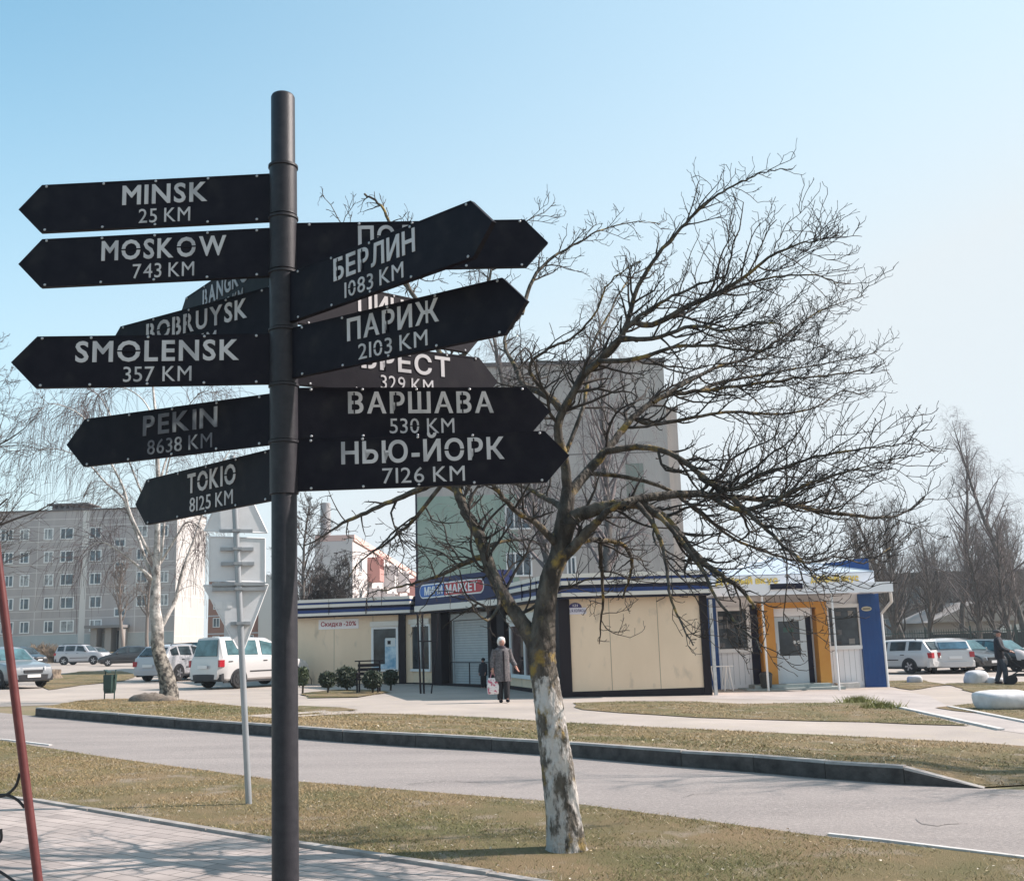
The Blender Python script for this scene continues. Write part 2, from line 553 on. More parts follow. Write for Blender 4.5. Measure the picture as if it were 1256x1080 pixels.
# dry grass bank rising to the apartment block
def blades(name, polys, dens, hmin, hmax, wid, mats, zf, seed):
    r = np.random.default_rng(seed)
    V, F, MI = [], [], []
    for pl in polys:
        P = np.array(pl)
        x0, y0 = P.min(0)
        x1, y1 = P.max(0)
        n = int((x1 - x0) * (y1 - y0) * dens)
        q = np.column_stack([r.uniform(x0, x1, n), r.uniform(y0, y1, n)])
        ins = np.zeros(n, bool)
        j = len(P) - 1
        for i in range(len(P)):
            c = ((P[i, 1] > q[:, 1]) != (P[j, 1] > q[:, 1]))
            with np.errstate(divide='ignore', invalid='ignore'):
                xx = (P[j, 0] - P[i, 0]) * (q[:, 1] - P[i, 1]) / (P[j, 1] - P[i, 1]) + P[i, 0]
            ins ^= c & (q[:, 0] < xx)
            j = i
        q = q[ins]
        # clumps: fewer blades where a slow noise is low
        k = np.sin(q[:, 0] * 2.1 + np.sin(q[:, 1] * 1.3) * 2) * np.sin(q[:, 1] * 1.7 + 1.3 * np.sin(q[:, 0] * .9)) + r.normal(0, .5, len(q))
        q = q[k > -.2]
        V.append(q)
    q = np.concatenate(V)
    n = len(q)
    z = np.array([zf(a, b_) for a, b_ in q])
    ang = r.uniform(0, 2 * np.pi, n)
    h = r.uniform(hmin, hmax, n)
    w = wid * r.uniform(.6, 1.4, n)
    lean = h * r.uniform(.7, 2.8, n)
    la = r.uniform(0, 2 * np.pi, n)
    vs = np.empty((n, 3, 3))
    vs[:, 0] = np.column_stack([q[:, 0] - np.cos(ang) * w, q[:, 1] - np.sin(ang) * w, z - .004])
    vs[:, 1] = np.column_stack([q[:, 0] + np.cos(ang) * w, q[:, 1] + np.sin(ang) * w, z - .004])
    vs[:, 2] = np.column_stack([q[:, 0] + np.cos(la) * lean, q[:, 1] + np.sin(la) * lean, z + h])
    green = -.15 + np.sin(q[:, 0] * .8 + 1.0) + np.sin(q[:, 1] * .9 + q[:, 0] * .4) + r.normal(0, .8, n)
    mi = np.where(green > .7, 0, np.where(green > -.3, 1, 2))
    mi = np.where(r.random(n) < .07, 3, mi)
    me = bpy.data.meshes.new(name)
    me.from_pydata(vs.reshape(-1, 3).tolist(), [], np.arange(n * 3).reshape(-1, 3).tolist())
    for m in mats:
        me.materials.append(m)
    me.polygons.foreach_set('material_index', mi.astype(np.int32))
    me.update()
    o = bpy.data.objects.new(name, me)
    COL.objects.link(o)
    return kind(o, 'stuff')
gm = [mat('blade_green', (.125, .13, .045), .8), mat('blade_olive', (.225, .175, .075), .8), mat('blade_straw', (.345, .25, .13), .8), mat('blade_pale', (.46, .39, .29), .8)]
near_poly = [p for p in lawn_poly if p[0] > -30]
blades('grass', [near_poly], 2600, .006, .030, .0032, gm, lambda x, y: gz(x) + .006, 3)
blades('grass', [verge_poly], 700, .010, .038, .006, gm, verge_z, 4)
blades('grass', patch_polys[:1] + patch_polys[1:7], 300, .008, .03, .009, gm, lambda x, y: gz(x) + .012, 5)
# litter of dead leaves and seed husks
def litter(name, poly, n, size, zf, seed, mats):
    r = random.Random(seed)
    xs, ys = [p[0] for p in poly], [p[1] for p in poly]
    mb = MB()
    k = 0
    while k < n:
        x, y = r.uniform(min(xs), max(xs)), r.uniform(min(ys), max(ys))
        ins, j = False, len(poly) - 1
        for i in range(len(poly)):
            if (poly[i][1] > y) != (poly[j][1] > y) and x < (poly[j][0] - poly[i][0]) * (y - poly[i][1]) / (poly[j][1] - poly[i][1]) + poly[i][0]:
                ins = not ins
            j = i
        if not ins:
            k += .2
            continue
        k += 1
        a, s = r.uniform(0, 6.28), size * r.uniform(.5, 1.5)
        z = zf(x, y) + .02
        dx, dy = math.cos(a) * s, math.sin(a) * s
        ti = r.uniform(-.6, .9) * s
        mb.quad((x - dx, y - dy, z), (x + dy * .5, y - dx * .5, z + ti), (x + dx, y + dy, z + ti * .4), (x - dy * .5, y + dx * .5, z + ti), r.randrange(len(mats)))
    return kind(mb.build(name, mats), 'stuff')
lm = [mat('leaf_pale', (.55, .5, .42), .8), mat('leaf_brown', (.22, .15, .08), .8), mat('leaf_tan', (.42, .33, .2), .8)]
litter('fallen_leaves', near_poly, 4200, .013, lambda x, y: gz(x) + .006, 8, lm)
litter('fallen_leaves', verge_poly, 700, .025, verge_z, 9, lm)

# ------------------------------------------------------------------ buildings
def wallM(P, Q, root=(0, 0, 0)):     # wall frame: +x along P-Q, -y outwards, z up
    a = math.atan2(Q[1] - P[1], Q[0] - P[0])
    return Matrix.Translation(Vector((P[0], P[1], 0)) - Vector(root)) @ Matrix.Rotation(a, 4, 'Z')
def rect(P, Q, u0, v0, u1, v1):      # wall rectangle from a photo rectangle
    a = [wall_sz(P, Q, u, v) for u, v in ((u0, v0), (u1, v0), (u0, v1), (u1, v1))]
    return ((a[0][0] + a[2][0]) / 2, (a[1][0] + a[3][0]) / 2, (a[2][1] + a[3][1]) / 2, (a[0][1] + a[1][1]) / 2)
m_frame = mat('white_window_frame', (.72, .72, .72), .45)
m_dark = mat('dark_brown_metal', (.014, .010, .014), .6, spec=.2)
g_shop = glass('shop_glass', (.018, .022, .026))
g_flat = glass('flat_glass', (.05, .07, .085), .08)
def window(parent, M, s0, s1, z0, z1, cols=2, fw=.06, fm=None, gm_=None, name='window', proud=.05, label=None, y=0.0, split=None):
    f = MB()
    f.M = M
    y0, y1 = y - proud, y + .01
    f.box(s0, s1, y0, y1, z1 - fw, z1)
    f.box(s0, s1, y0 - .02, y1, z0, z0 + fw)
    f.box(s0, s0 + fw, y0, y1, z0 + fw, z1 - fw)
    f.box(s1 - fw, s1, y0, y1, z0 + fw, z1 - fw)
    w = (s1 - s0 - 2 * fw)
    for k in range(1, cols):
        c = s0 + fw + w * (split if split and cols == 2 else k / cols)
        f.box(c - fw * .4, c + fw * .4, y0 + .006, y1, z0 + fw, z1 - fw)
    fo = f.build(name, fm or m_frame, parent, label=label)
    p = MB()
    p.M = M
    p.quad((s0 + fw * .9, y - .012, z0 + fw * .9), (s1 - fw * .9, y - .012, z0 + fw * .9), (s1 - fw * .9, y - .012, z1 - fw * .9), (s0 + fw * .9, y - .012, z1 - fw * .9))
    p.build('pane', gm_ or g_flat, fo)
    return fo
def part(name, m, parent, M, boxes, label=None, smooth=None):
    mb = MB()
    mb.M = M
    for q in boxes:
        mb.box(*q)
    return mb.build(name, m, parent, label=label, smooth=smooth)

# ---- the mini market: a cream shop with a striped fascia, its front bending back to the left
A_, B_, C_, D_, E_ = (-8.9, 43.2), (-4.1, 42.0), (-.3, 36.5), (1.25, 30.9), (5.45, 31.2)
mk = thing('shop_building', 'low cream shop with blue striped fascia and mini market sign over the dark entrance', 'shop', (-2, 40, 0))
R0 = (-2, 40, 0)
m_cream = mat('cream_panel', (.80, .62, .45), .55, (.70, .535, .38), scale=.9, lo=.3, hi=.75, spec=.3, stretch=(1, 1, .5), speck=((.42, .34, .26), 3.2, .60, .85))
m_fw = mat('fascia_white', (.68, .63, .57), .5)
m_fb = mat('fascia_blue', (.010, .035, .15), .5)
m_fd = mat('fascia_dark', (.012, .012, .028), .6, spec=.2)
TOP = 3.42
SEG = [(A_, B_), (B_, C_), (C_, D_), (D_, E_)]
pl = MB()
mats_w = [m_cream, mat('panel_joint', (.3, .26, .2), .8)]
for k, (P, Q) in enumerate(SEG):
    if k in (0, 2):
        if k == 2:
            wl.build('wall', mats_w, mk)
            fs.build('fascia', [m_fw, m_fb, m_fd], mk)
        wl, fs = MB(), MB()
    M = wallM(P, Q, R0)
    L = math.hypot(Q[0] - P[0], Q[1] - P[1])
    wl.M = pl.M = fs.M = M
    if k != 1:
        wl.box(0, L, 0, .2, .12, 2.72)
        n = max(1, round(L / 1.5))
        for j in range(1, n):                       # panel joints
            wl.box(L * j / n - .008, L * j / n + .008, -.004, .0, .12, 2.72, 1)
    pl.box(-.02, L + .02, -.02, .2, -.4, .12)
    if k != 1:
        a = .0 if k != 0 else -.05
        e = L + (.12 if k == 3 else .04)
        z = 2.72
        for h, mi, pr in ((.06, 2, .34), (.11, 0, .40), (.115, 1, .38), (.10, 2, .36), (.12, 0, .40), (.085, 1, .38), (.12, 0, .42)):
            fs.box(a, e, -pr, .2, z, z + h - .002, mi)
            z += h
        for j in range(1, max(1, round(L / 1.6))):
            fs.box(1.6 * j - .004, 1.6 * j + .004, -.425, -.3, 2.81, z - .004, 2)
wl.M = None
# end wall on the right and the back volume under a flat roof
ME = wallM(E_, (E_[0] - .2, E_[1] + 6), R0)
wl.M = ME
wl.box(.02, 6, 0, .2, .12, 2.72)
wl.build('wall', mats_w, mk)
pl.build('plinth', m_dark, mk)
fs.build('fascia', [m_fw, m_fb, m_fd], mk)
rf = MB()
rp = [A_, B_, C_, D_, E_, (5.3, 37.4), (6, 44), (6, 52), (-10, 52), (-10.5, 46)]
rf.prism([(x - R0[0], y - R0[1] + .1) for x, y in rp], TOP - .12, TOP + .0, axis='z')
rf.prism([(x - R0[0], y - R0[1]) for x, y in [(-8.6, 44), (-4, 44.2), (.2, 44), (5.1, 37), (5.2, 51.5), (-9.8, 51.5)]], 0, TOP - .13, axis='z')
rf.build('roof', m_fd, mk)
for (P, Q), (u0, u1, vb) in zip((SEG[0], SEG[1], SEG[1], SEG[1], SEG[2]), ((490, 498, 838), (532, 544, 842), (601.5, 606, 846), (613, 622, 848), (679, 691, 855))):
    M = wallM(P, Q, R0)
    s0, s1, _, _ = rect(P, Q, u0, 760, u1, vb)
    s1 = max(s1, s0 + .22)
    part('pillar', m_dark, mk, M, [(s0, s1, -.1, .24, -.3, 2.715)])
M = wallM(D_, E_, R0)
L3 = math.hypot(E_[0] - D_[0], E_[1] - D_[1])
part('pillar', m_dark, mk, M, [(L3 - .16, L3 + .06, -.06, .22, -.3, 2.715)])
part('downpipe', m_white, mk, M, [(L3 + .1, L3 + .19, -.16, -.07, -.15, 2.6)])
# recessed entrance behind segment B-C: dark soffit, inner wall, roller shutter, glazed door, side window
M = wallM(B_, C_, R0)
LBC = math.hypot(C_[0] - B_[0], C_[1] - B_[1])
m_dim = mat('entrance_panel', (.16, .145, .14), .6)
sL, sR, _, _ = rect(B_, C_, 545, 760, 611, 842)
part('entrance_wall', m_dim, mk, M, [(sL - .2, LBC + .05, .35, .5, -.2, 2.7), (sL - .35, sL - .2, 0, .5, -.2, 2.7)])
part('soffit', m_fd, mk, M, [(-.05, LBC + .05, -.3, .9, 2.7, 2.76)])
s0, s1, z0, z1 = rect(B_, C_, 549, 760, 596, 838)
sh = MB()
sh.M = M
for k in range(26):
    za, zb = .02 + (z1 - .02) * k / 26, .02 + (z1 - .02) * (k + 1) / 26
    sh.box(s0, s1, .30 + .012 * (k % 2), .345, za, zb - .012)
sh.box(s0 - .08, s0 - .01, .26, .345, -.1, z1 + .1)
sh.box(s1 + .01, s1 + .08, .26, .345, -.1, z1 + .1)
sh.box(s0 - .08, s1 + .08, .2, .345, z1 + .02, z1 + .25)
sh.build('shutter', mat('shutter_grey', (.45, .47, .48), .5, (.38, .41, .43), scale=3), mk)
part('railing', m_dark, mk, M, [(s0, s1, .1, .13, .86, .89), (s0, s0 + .03, .1, .13, -.1, .86), ((s0 + s1) / 2, (s0 + s1) / 2 + .03, .1, .13, -.1, .86), (s1 - .03, s1, .1, .13, -.1, .86)])
s0, s1, z0, z1 = rect(B_, C_, 600, 764, 612, 844)
window(mk, M, s0, max(s1, s0 + .8), -.05, 2.1, 1, .12, name='door', y=.34, gm_=g_shop)
# left part of B-C: cream wall with a narrow tall window
s0, s1, z0, z1 = rect(B_, C_, 499, 758, 532, 836)
part('wall', m_cream, mk, M, [(s0 - .1, s1 + .05, .0, .12, .12, 2.7)])
sa, sb, za, zb = rect(B_, C_, 504, 765, 529, 823)
window(mk, M, sa, sb, za, zb, 2, .09, gm_=g_shop, proud=.06)
part('shutter_box', m_fw, mk, M, [(sa - .03, sb + .03, -.12, .0, zb + .005, zb + .2)])
# wing window with posters, block window
M0 = wallM(A_, B_, R0)
sa, sb, za, zb = rect(A_, B_, 456, 768, 489, 823)
wf = window(mk, M0, sa, sb, za, zb, 1, .09, gm_=g_shop, proud=.06)
part('shutter_box', m_fw, mk, M0, [(sa - .03, sb + .03, -.12, .0, zb + .005, zb + .2)])
m_post = mat('blue_poster', (.16, .33, .48), .5, (.55, .66, .72), scale=2.2, lo=.4, hi=.6)
m_paper = mat('poster_paper', (.62, .64, .64), .6)
pm = MB()
pm.M = M0
wv = sb - sa
pm.box(sa + wv * .5, sb - .1, -.03, -.02, za + .1, za + (zb - za) * .72, 0)
pm.box(sa + .1, sb - wv * .5, -.03, -.02, za + .1, za + .28, 0)
pm.box(sa + wv * .52, sb - .12, -.036, -.031, za + (zb - za) * .55, za + (zb - za) * .74, 1)
pm.box(sa + wv * .6, sb - wv * .28, -.039, -.037, za + (zb - za) * .60, za + (zb - za) * .68, 2)
pm.build('poster', [m_post, m_paper, m_dark], wf)
M2 = wallM(C_, D_, R0)
sa, sb, za, zb = rect(C_, D_, 627, 762, 664, 832)
window(mk, M2, sa, sb, za, zb, 2, .12, gm_=glass('shop_glass_warm', (.05, .03, .028)), proud=.06)
part('shutter_box', m_fw, mk, M2, [(sa - .03, sb + .03, -.14, .0, zb + .005, zb + .26)])
# sign board over the entrance
M = wallM(B_, C_, R0)
ao = math.atan2(C_[1] - B_[1], C_[0] - B_[0])
Bo = (B_[0] + math.sin(ao) * .62, B_[1] - math.cos(ao) * .62)
Co = (C_[0] + math.sin(ao) * .62, C_[1] - math.cos(ao) * .62)
s0, s1, z0, z1 = rect(Bo, Co, 509, 706, 612, 738)
sb_ = MB()
sb_.M = M
z1 = 3.95
sb_.box(s0, s1, -.62, -.05, 2.98, z1, 0)
sb_.box(s0, s1 + .15, -.66, .2, 2.765, 2.978, 1)
sgn = sb_.build('shop_sign', [m_fb if False else mat('sign_navy', (.008, .016, .075), .5, spec=.25), m_fw], mk)
sa, sb, za, zb = rect(Bo, Co, 515, 711, 594, 729)
sc_, zc = (sa + sb) / 2, (za + zb) / 2 - .05
hw, hh = (sb - sa) / 2, .26
def pill(y0, y1, r0, xa, xb, side):
    p = []
    if side in (0, 1):
        p += [(xa + r0 + r0 * math.cos(t), zc + r0 * math.sin(t)) for t in np.linspace(math.pi * 1.5, math.pi * .5, 12)]
    else:
        p += [(xa, zc - r0), (xa, zc + r0)]
    if side in (0, 2):
        p += [(xb - r0 + r0 * math.cos(t), zc + r0 * math.sin(t)) for t in np.linspace(math.pi * .5, -math.pi * .5, 12)]
    else:
        p += [(xb, zc + r0), (xb, zc - r0)]
    return p
lg = MB()
lg.M = M
xm = sc_ - hw * .18
lg.prism(pill(0, 0, hh, sc_ - hw, sc_ + hw, 0), -.635, -.621, 0)
lg.prism(pill(0, 0, hh - .05, sc_ - hw + .05, xm, 1), -.65, -.636, 1)
lg.prism(pill(0, 0, hh - .05, xm + .004, sc_ + hw - .05, 2), -.65, -.636, 2)
m_red = mat('sign_red', (.42, .02, .035), .45)
lettering(lg, 'МИНИ', (sc_ - hw + .3 + xm) / 2, zc - .14, (xm - sc_ + hw) * .72, .28, y=-.652, depth=.01, bold=.03, mi=0)
lettering(lg, 'МАРКЕТ', (sc_ + hw - .25 + xm) / 2, zc - .14, (sc_ + hw - xm) * .8, .28, y=-.652, depth=.01, bold=.03, mi=0)
lg.build('logo', [mat('sign_white', (.75, .75, .76), .5), mat('sign_blue', (.02, .12, .42), .45), m_red], sgn)
# discount banner on the wing, street name plate on the block
s0, s1, z0, z1 = rect(A_, B_, 391, 759, 440, 771)
bn = MB()
bn.M = M0
bn.box(s0, s1, -.02, -.006, z0, z1, 0)
lettering(bn, 'Скидка -20%', (s0 + s1) / 2, z0 + (z1 - z0) * .3, (s1 - s0) * .88, (z1 - z0) * .45, y=-.024, depth=.006, bold=.015, mi=1, gap=.07)
bn.build('banner', [mat('banner_white', (.80, .74, .72), .6), mat('banner_red', (.32, .012, .03), .6)], mk)
M3 = wallM(D_, E_, R0)
s0, s1, z0, z1 = rect(D_, E_, 694, 745, 719, 753)
pt = MB()
pt.M = M3
pt.box(s0, s1, -.02, -.006, z0, z1, 0)
cxp = (s0 + s1) / 2
pt.prism([(cxp - .02 + .19 * math.cos(t), z1 + .003 + .14 * math.sin(t)) for t in np.linspace(0, math.pi, 14)], -.02, -.006, 1)
lettering(pt, 'ул. Я. КОЛАСА', cxp, z0 + .06, (s1 - s0) * .86, (z1 - z0) * .42, y=-.023, depth=.004, bold=.01, mi=1, gap=.08)
lettering(pt, '121', cxp - .02, z1 + .03, .14, .07, y=-.023, depth=.004, bold=.01, mi=0)
pt.build('address_plate', [mat('plate_white', (.66, .62, .68), .5), mat('plate_navy', (.04, .03, .12), .5)], mk)

# ---- the kiosk with its awning
K0, K1 = (5.62, 34.7), (11.75, 34.9)
RK = (8.7, 36, -.15)
kk = thing('kiosk', 'white and blue food kiosk with pitched awning, orange door portal and yellow lettering', 'kiosk', RK)
MK = wallM(K0, K1, RK)
MK = MK                                            # wall frame of the kiosk front
KL = math.hypot(K1[0] - K0[0], K1[1] - K0[1])
m_kw = mat('white_siding', (.74, .74, .76), .5)
m_kb = mat('kiosk_blue', (.006, .055, .20), .45, (.005, .045, .18), scale=2)
m_or = mat('orange_panel', (.50, .22, .035), .5, (.55, .26, .05), scale=1.5)
G0 = -.28
R = lambda *a: rect(K0, K1, *a)
bod = MB()
bod.M = MK
bod.box(.02, 6.1, 0, .12, G0, 2.75)
for k in range(1, 34):                             # grooved siding
    bod.box(6.1 * k / 34 - .006, 6.1 * k / 34 + .006, -.004, 0, .0, 1.05, 1)
bod.box(.02, 6.1, .121, 5.5, 2.6, 2.9)
bod.box(.02, .14, .121, 5.5, G0, 2.6)
bod.box(5.98, 6.1, .121, 5.5, G0, 2.6, 2)
bod.box(.141, 5.979, 5.38, 5.5, G0, 2.6)
bod.build('wall', [m_kw, mat('siding_groove', (.35, .35, .37), .7), m_kb], kk)
# inside seen through the panes: counter and shelves stay dark
part('corner_column', m_kb, kk, MK, [(R(862, 736, 880, 845)[0], R(862, 736, 880, 845)[1], -.12, -.005, G0, 2.75)])
s0, s1, _, _ = R(1056, 733, 1081, 841)
part('corner_column', m_kb, kk, MK, [(s0, s1, -.12, -.005, G0, 2.75)] + [(s0 + (s1 - s0) * k / 5 - .006, s0 + (s1 - s0) * k / 5 + .006, -.124, -.121, G0, 2.75) for k in range(1, 5)])
pq = MB()
pq.M = MK
cx_ = (s0 + s1) / 2 - .1
pq.prism([(cx_ + .17 * math.cos(t), 2.27 + .075 * math.sin(t)) for t in np.linspace(0, 6.28, 20)[:-1]], -.135, -.125)
pq.box(cx_ - .12, cx_ + .12, -.139, -.136, 2.255, 2.285, 1)
pq.build('plaque', [mat('plaque_gilt', (.5, .46, .33), .4), m_dark], kk)
for (u0, v0, u1, v1) in ((876, 739, 920, 800), (1012, 738, 1057, 796)):
    s0, s1, z0, z1 = R(u0, v0, u1, v1)
    wf = window(kk, MK, s0, s1, z0, 2.45, 1, .12, gm_=g_shop, proud=.08)
    rr = random.Random(int(u0))
    for j in range(4):
        zz = z0 + .16 + j * .3
        xx = s0 + .15
        while xx < s1 - .3:
            w, h = rr.uniform(.08, .2), rr.uniform(.07, .18)
            if rr.random() < .6:
                part('packet', [mat('goods_grey', (.11, .11, .115), .6), mat('goods_pale', (.22, .21, .2), .6), mat('goods_dark', (.045, .04, .04), .6)][rr.randrange(3)], wf, MK, [(xx, xx + w, -.02, -.0135, zz, zz + h)])
            xx += w + rr.uniform(.02, .14)
# orange portal standing proud of the front
pr = .45
R2 = lambda *a: rect((K0[0], K0[1] - pr), (K1[0], K1[1] - pr), *a)
s0, s1, _, _ = R2(935, 738, 951, 837)
t0, t1, _, _ = R2(1000, 742, 1016, 837)
part('portal', m_or, kk, MK, [(s0, s1, -pr, -.005, -.02, 2.36), (t0 + .08, t1 + .02, -pr, -.005, -.02, 2.36), (s0, t1 + .02, -pr, -.005, 2.362, 2.54)])
part('wall_gap', m_fd, kk, MK, [(s0 - .27, s0 - .01, -.05, -.005, 0, 2.5)])
part('transom', m_kw, kk, MK, [(s1 + .002, t0 - .002, -.3, -.006, 2.1, 2.358)])
a0, a1, _, _ = R(950, 750, 988, 835)
dr = MB()
dr.M = MK
dr.box(a0, a1, -.16, -.10, -.0, .86)
dr.box(a0, a1, -.16, -.10, 1.95, 2.09)
dr.box(a0, a0 + .12, -.16, -.10, .86, 1.95)
dr.box(a1 - .2, a1, -.16, -.10, .86, 1.95)
door = dr.build('door', mat('door_grey', (.55, .6, .64), .4, (.5, .56, .6), scale=2), kk)
part('pane', g_shop, door, MK, [(a0 + .12, a1 - .2, -.13, -.12, .86, 1.95)])
part('handle', m_frame, door, MK, [(a0 + .03, a0 + .06, -.22, -.2, .9, 1.25), (a0 + .03, a0 + .06, -.2, -.161, .9, .93), (a0 + .03, a0 + .06, -.2, -.161, 1.22, 1.25)])
st = MB()
st.M = MK
for q in (a0 + .62, a0 + .76):
    st.prism([(q + .055 * math.cos(t), 1.28 + .055 * math.sin(t)) for t in np.linspace(0, 6.28, 14)[:-1]], -.137, -.131)
st.box(a0 + .28, a0 + .62, -.137, -.131, 1.6, 1.75, 1)
st.build('sticker', [m_paper, mat('sticker_green', (.04, .1, .09), .5)], door)
part('doorway', m_fd, kk, MK, [(a1 + .004, t0 - .002, -.09, -.006, 0, 2.09)])
# steps
m_step = mat('step_tiles', (.33, .37, .36), .6, (.24, .28, .28), scale=4)
u0, u1, _, _ = R(905, 837, 1022, 846)
part('steps', m_step, kk, MK, [(u0, u1, -1.2, -.006, G0 - .1, -.1), (u0 + .35, u1 - .3, -.8, -.006, -.098, -.0)])
part('step_end', m_white, kk, MK, [(u1 + .003, u1 + .7, -.5, -.13, G0 - .1, -.03)])
# fascia, canopy edge, pyramid awning, posts, parapet
FZ0, FZ1, FZ2 = 2.74, 3.05, 3.4
can = MB()
can.M = MK
cr0, cr1 = .1, 5.98
cf = -1.75
can.box(cr0, cr1, cf, cf + .05, FZ0, FZ1)                     # front edge
can.box(cr1 - .05, cr1, cf + .051, .3, FZ0, FZ1)
can.box(cr0, cr0 + .05, cf + .051, -.1, FZ0, FZ1)
can.box(cr0 + .051, cr1 - .051, cf + .051, -.0, FZ1 - .05, FZ1 - .01)   # deck over the walk
can.build('canopy', mat('canopy_white', (.76, .76, .78), .45), kk)
band = MB()
band.M = MK
band.box(.45, 5.62, -1.2, -1.15, FZ1, FZ2)
band.box(5.57, 5.62, -1.149, .4, FZ1, FZ2)
band.box(.45, .5, -1.149, .4, FZ1, FZ2)
bo = band.build('sign_band', mat('band_white', (.7, .7, .73), .5), kk)
m_yel = mat('sign_yellow', (.60, .43, .10), .5)
lt = MB()
lt.M = MK
z_l = FZ1 + .07
s0, s1, z0, z1 = rect((K0[0], K0[1] - 1.2), (K1[0], K1[1] - 1.2), 876, 716, 953, 724)
lettering(lt, 'Добрый вкус', (s0 + s1) / 2, z_l, s1 - s0, .2, y=-1.21, depth=.03, bold=.03, gap=.06)
s0, s1, z0, z1 = rect((K0[0], K0[1] - 1.2), (K1[0], K1[1] - 1.2), 993, 712, 1052, 721)
lettering(lt, 'Добрый вкус', (s0 + s1) / 2, z_l, s1 - s0, .2, y=-1.21, depth=.03, bold=.03, gap=.06)
lt.build('lettering', m_yel, bo)
part('light_box', m_fd, kk, MK, [(2.15, 3.15, cf - .05, cf - .003, FZ1 - .14, FZ1 + .03)])
aw = MB()
aw.M = MK
apx = (2.75, .6, 4.05)
c4 = [(.45, -1.2, FZ2), (5.62, -1.2, FZ2), (5.62, 3, FZ2), (.45, 3, FZ2)]
c4b = [(x, y, z - .03) for x, y, z in c4]
aw.add(c4 + [apx] + c4b, [(0, 1, 4), (1, 2, 4), (2, 3, 4), (3, 0, 4), (0, 5, 6, 1), (1, 6, 7, 2), (2, 7, 8, 3), (3, 8, 5, 0), (8, 7, 6, 5)])
aw.tube([c4[1], apx], .03, 6)
aw.tube([c4[0], apx], .03, 6)
aw.build('awning_roof', mat('awning_sheet', (.40, .46, .53), .4, (.44, .50, .57), scale=1), kk)
pb = MB()
pb.M = MK
pb.prism([(3.9, 3.42), (6.08, 3.42), (6.08, 3.95), (3.9, 3.72)], .42, .5)
pb.box(6.0, 6.08, .501, 5.4, 3.0, 3.9)
pb.build('parapet', m_kb, kk)
part('roof_strip', m_kb, kk, MK, [(-.6, 1.2, .42, .5, 3.2, 3.7)])
for u in (1, 2):
    s = wall_sz((K0[0], K0[1] - 1.7), (K1[0], K1[1] - 1.7), *((941, 846), (1028, 845))[u - 1])[0]
    po = MB()
    po.M = MK
    po.tube([(s, -1.65, -.4), (s, -1.65, FZ0 + .02)], .035, 8)
    po.build('post', m_frame, kk, smooth=40)
dp = MB()
dp.M = MK
dp.tube([(5.94, -1.6, 2.73), (6.1, -1.2, 2.45), (6.17, -.06, 2.1), (6.17, -.06, G0)], .05, 8)
dp.build('downpipe', m_frame, kk, smooth=40)
for q in (.12,):
    dp = MB()
    dp.M = MK
    dp.tube([(-.03, -.2, 2.9), (-.03, -.2, G0)], .05, 8)
    dp.build('downpipe', m_frame, kk, smooth=40)

# ---- generic panel block
def seams(mb, s_list, z_list, L, H0, H1, w=.07, mi=1, y=-.012):
    for s in s_list:
        mb.box(s - w / 2, s + w / 2, y, 0, H0, H1, mi)
    for z in z_list:
        mb.box(0, L, y - .003, 0, z - w / 2, z + w / 2, mi)

# ---- five storey panel block on the left
P, Q = (-80.0, 121.3), (-38.7, 121.0)
RP = (-60, 125, 0)
pb_ = thing('apartment_block', 'long grey five storey panel apartment block with bright blank end wall', 'apartment building', RP)
M = wallM(P, Q, RP)
L = 41.3
ZT = 17.75
w = MB()
w.M = M
m_pan = mat('grey_panel', (.44, .40, .39), .9, (.34, .31, .31), scale=.6, lo=.3, hi=.7, stretch=(1, 1, .25))
m_seam = mat('pale_seam', (.62, .59, .57), .85)
m_blu = mat('bluish_panel', (.42, .45, .46), .9, (.35, .39, .40), scale=.5)
w.box(0, L, 0, 11, 1.2, ZT, 0)
FH = 2.62
zf = [ZT - 2.0 - FH * k for k in range(6)]
us = [45, 103, 167]
ss = [wall_sz(P, Q, u, 700)[0] for u in us]
seams(w, ss + [ss[0] - 7.5, ss[0] - 15], [ZT - .95] + [z + .25 for z in zf[:5]] + [z - 1.5 for z in zf[:5]], L, 1.2, ZT)
w.box(ss[1] - .35, ss[1] + .35, -.02, 0, 1.2, ZT, 1)
w.box(0, L, -.018, 0, 1.9, zf[4] - 1.56, 2)                 # painted bluish ground storey
w.box(0, L, -.03, 0, 1.0, 1.9, 3)
w.build('wall', [m_pan, m_seam, m_blu, mat('dark_plinth', (.09, .1, .105), .9)], pb_)
e = MB()
e.M = M
m_end = mat('end_wall', (.50, .48, .46), .85, (.46, .44, .43), scale=.5)
e.box(L, L + .05, -.0, 11, 1.4, ZT - .02, 0)
for k in range(7):
    e.box(L + .05, L + .065, 0, 11, 3.2 + k * 2.3 - .05, 3.2 + k * 2.3 + .05, 1)
for k in range(1, 4):
    e.box(L + .05, L + .068, k * 2.8 - .05, k * 2.8 + .05, 1.4, ZT - .02, 1)
e.build('end_wall', [m_end, mat('end_seam', (.62, .6, .58), .85)], pb_, label='bright blank end wall')
tr = MB()
tr.M = M
tr.box(-.1, L + .1, -.12, 11.1, ZT, ZT + .16)
rf = tr.build('roof', mat('roof_edge', (.12, .11, .11), .9), pb_)
ch = MB()
ch.M = M
s0 = wall_sz(P, Q, 50, 620)[0]
s1 = wall_sz(P, Q, 89, 620)[0]
ch.box(s0, s1, 3, 6, ZT + .161, ZT + .7)
for k in range(6):
    q = s0 + (s1 - s0 - .3) * k / 5
    ch.box(q, q + .3, 3, 6, ZT + .7, ZT + 1.1)
ch.box(s0 - .5, s1 + .8, 2.6, 6.4, ZT + 1.1, ZT + 1.25)
ch.build('vent_house', mat('vent_grey', (.14, .13, .13), .9), rf)
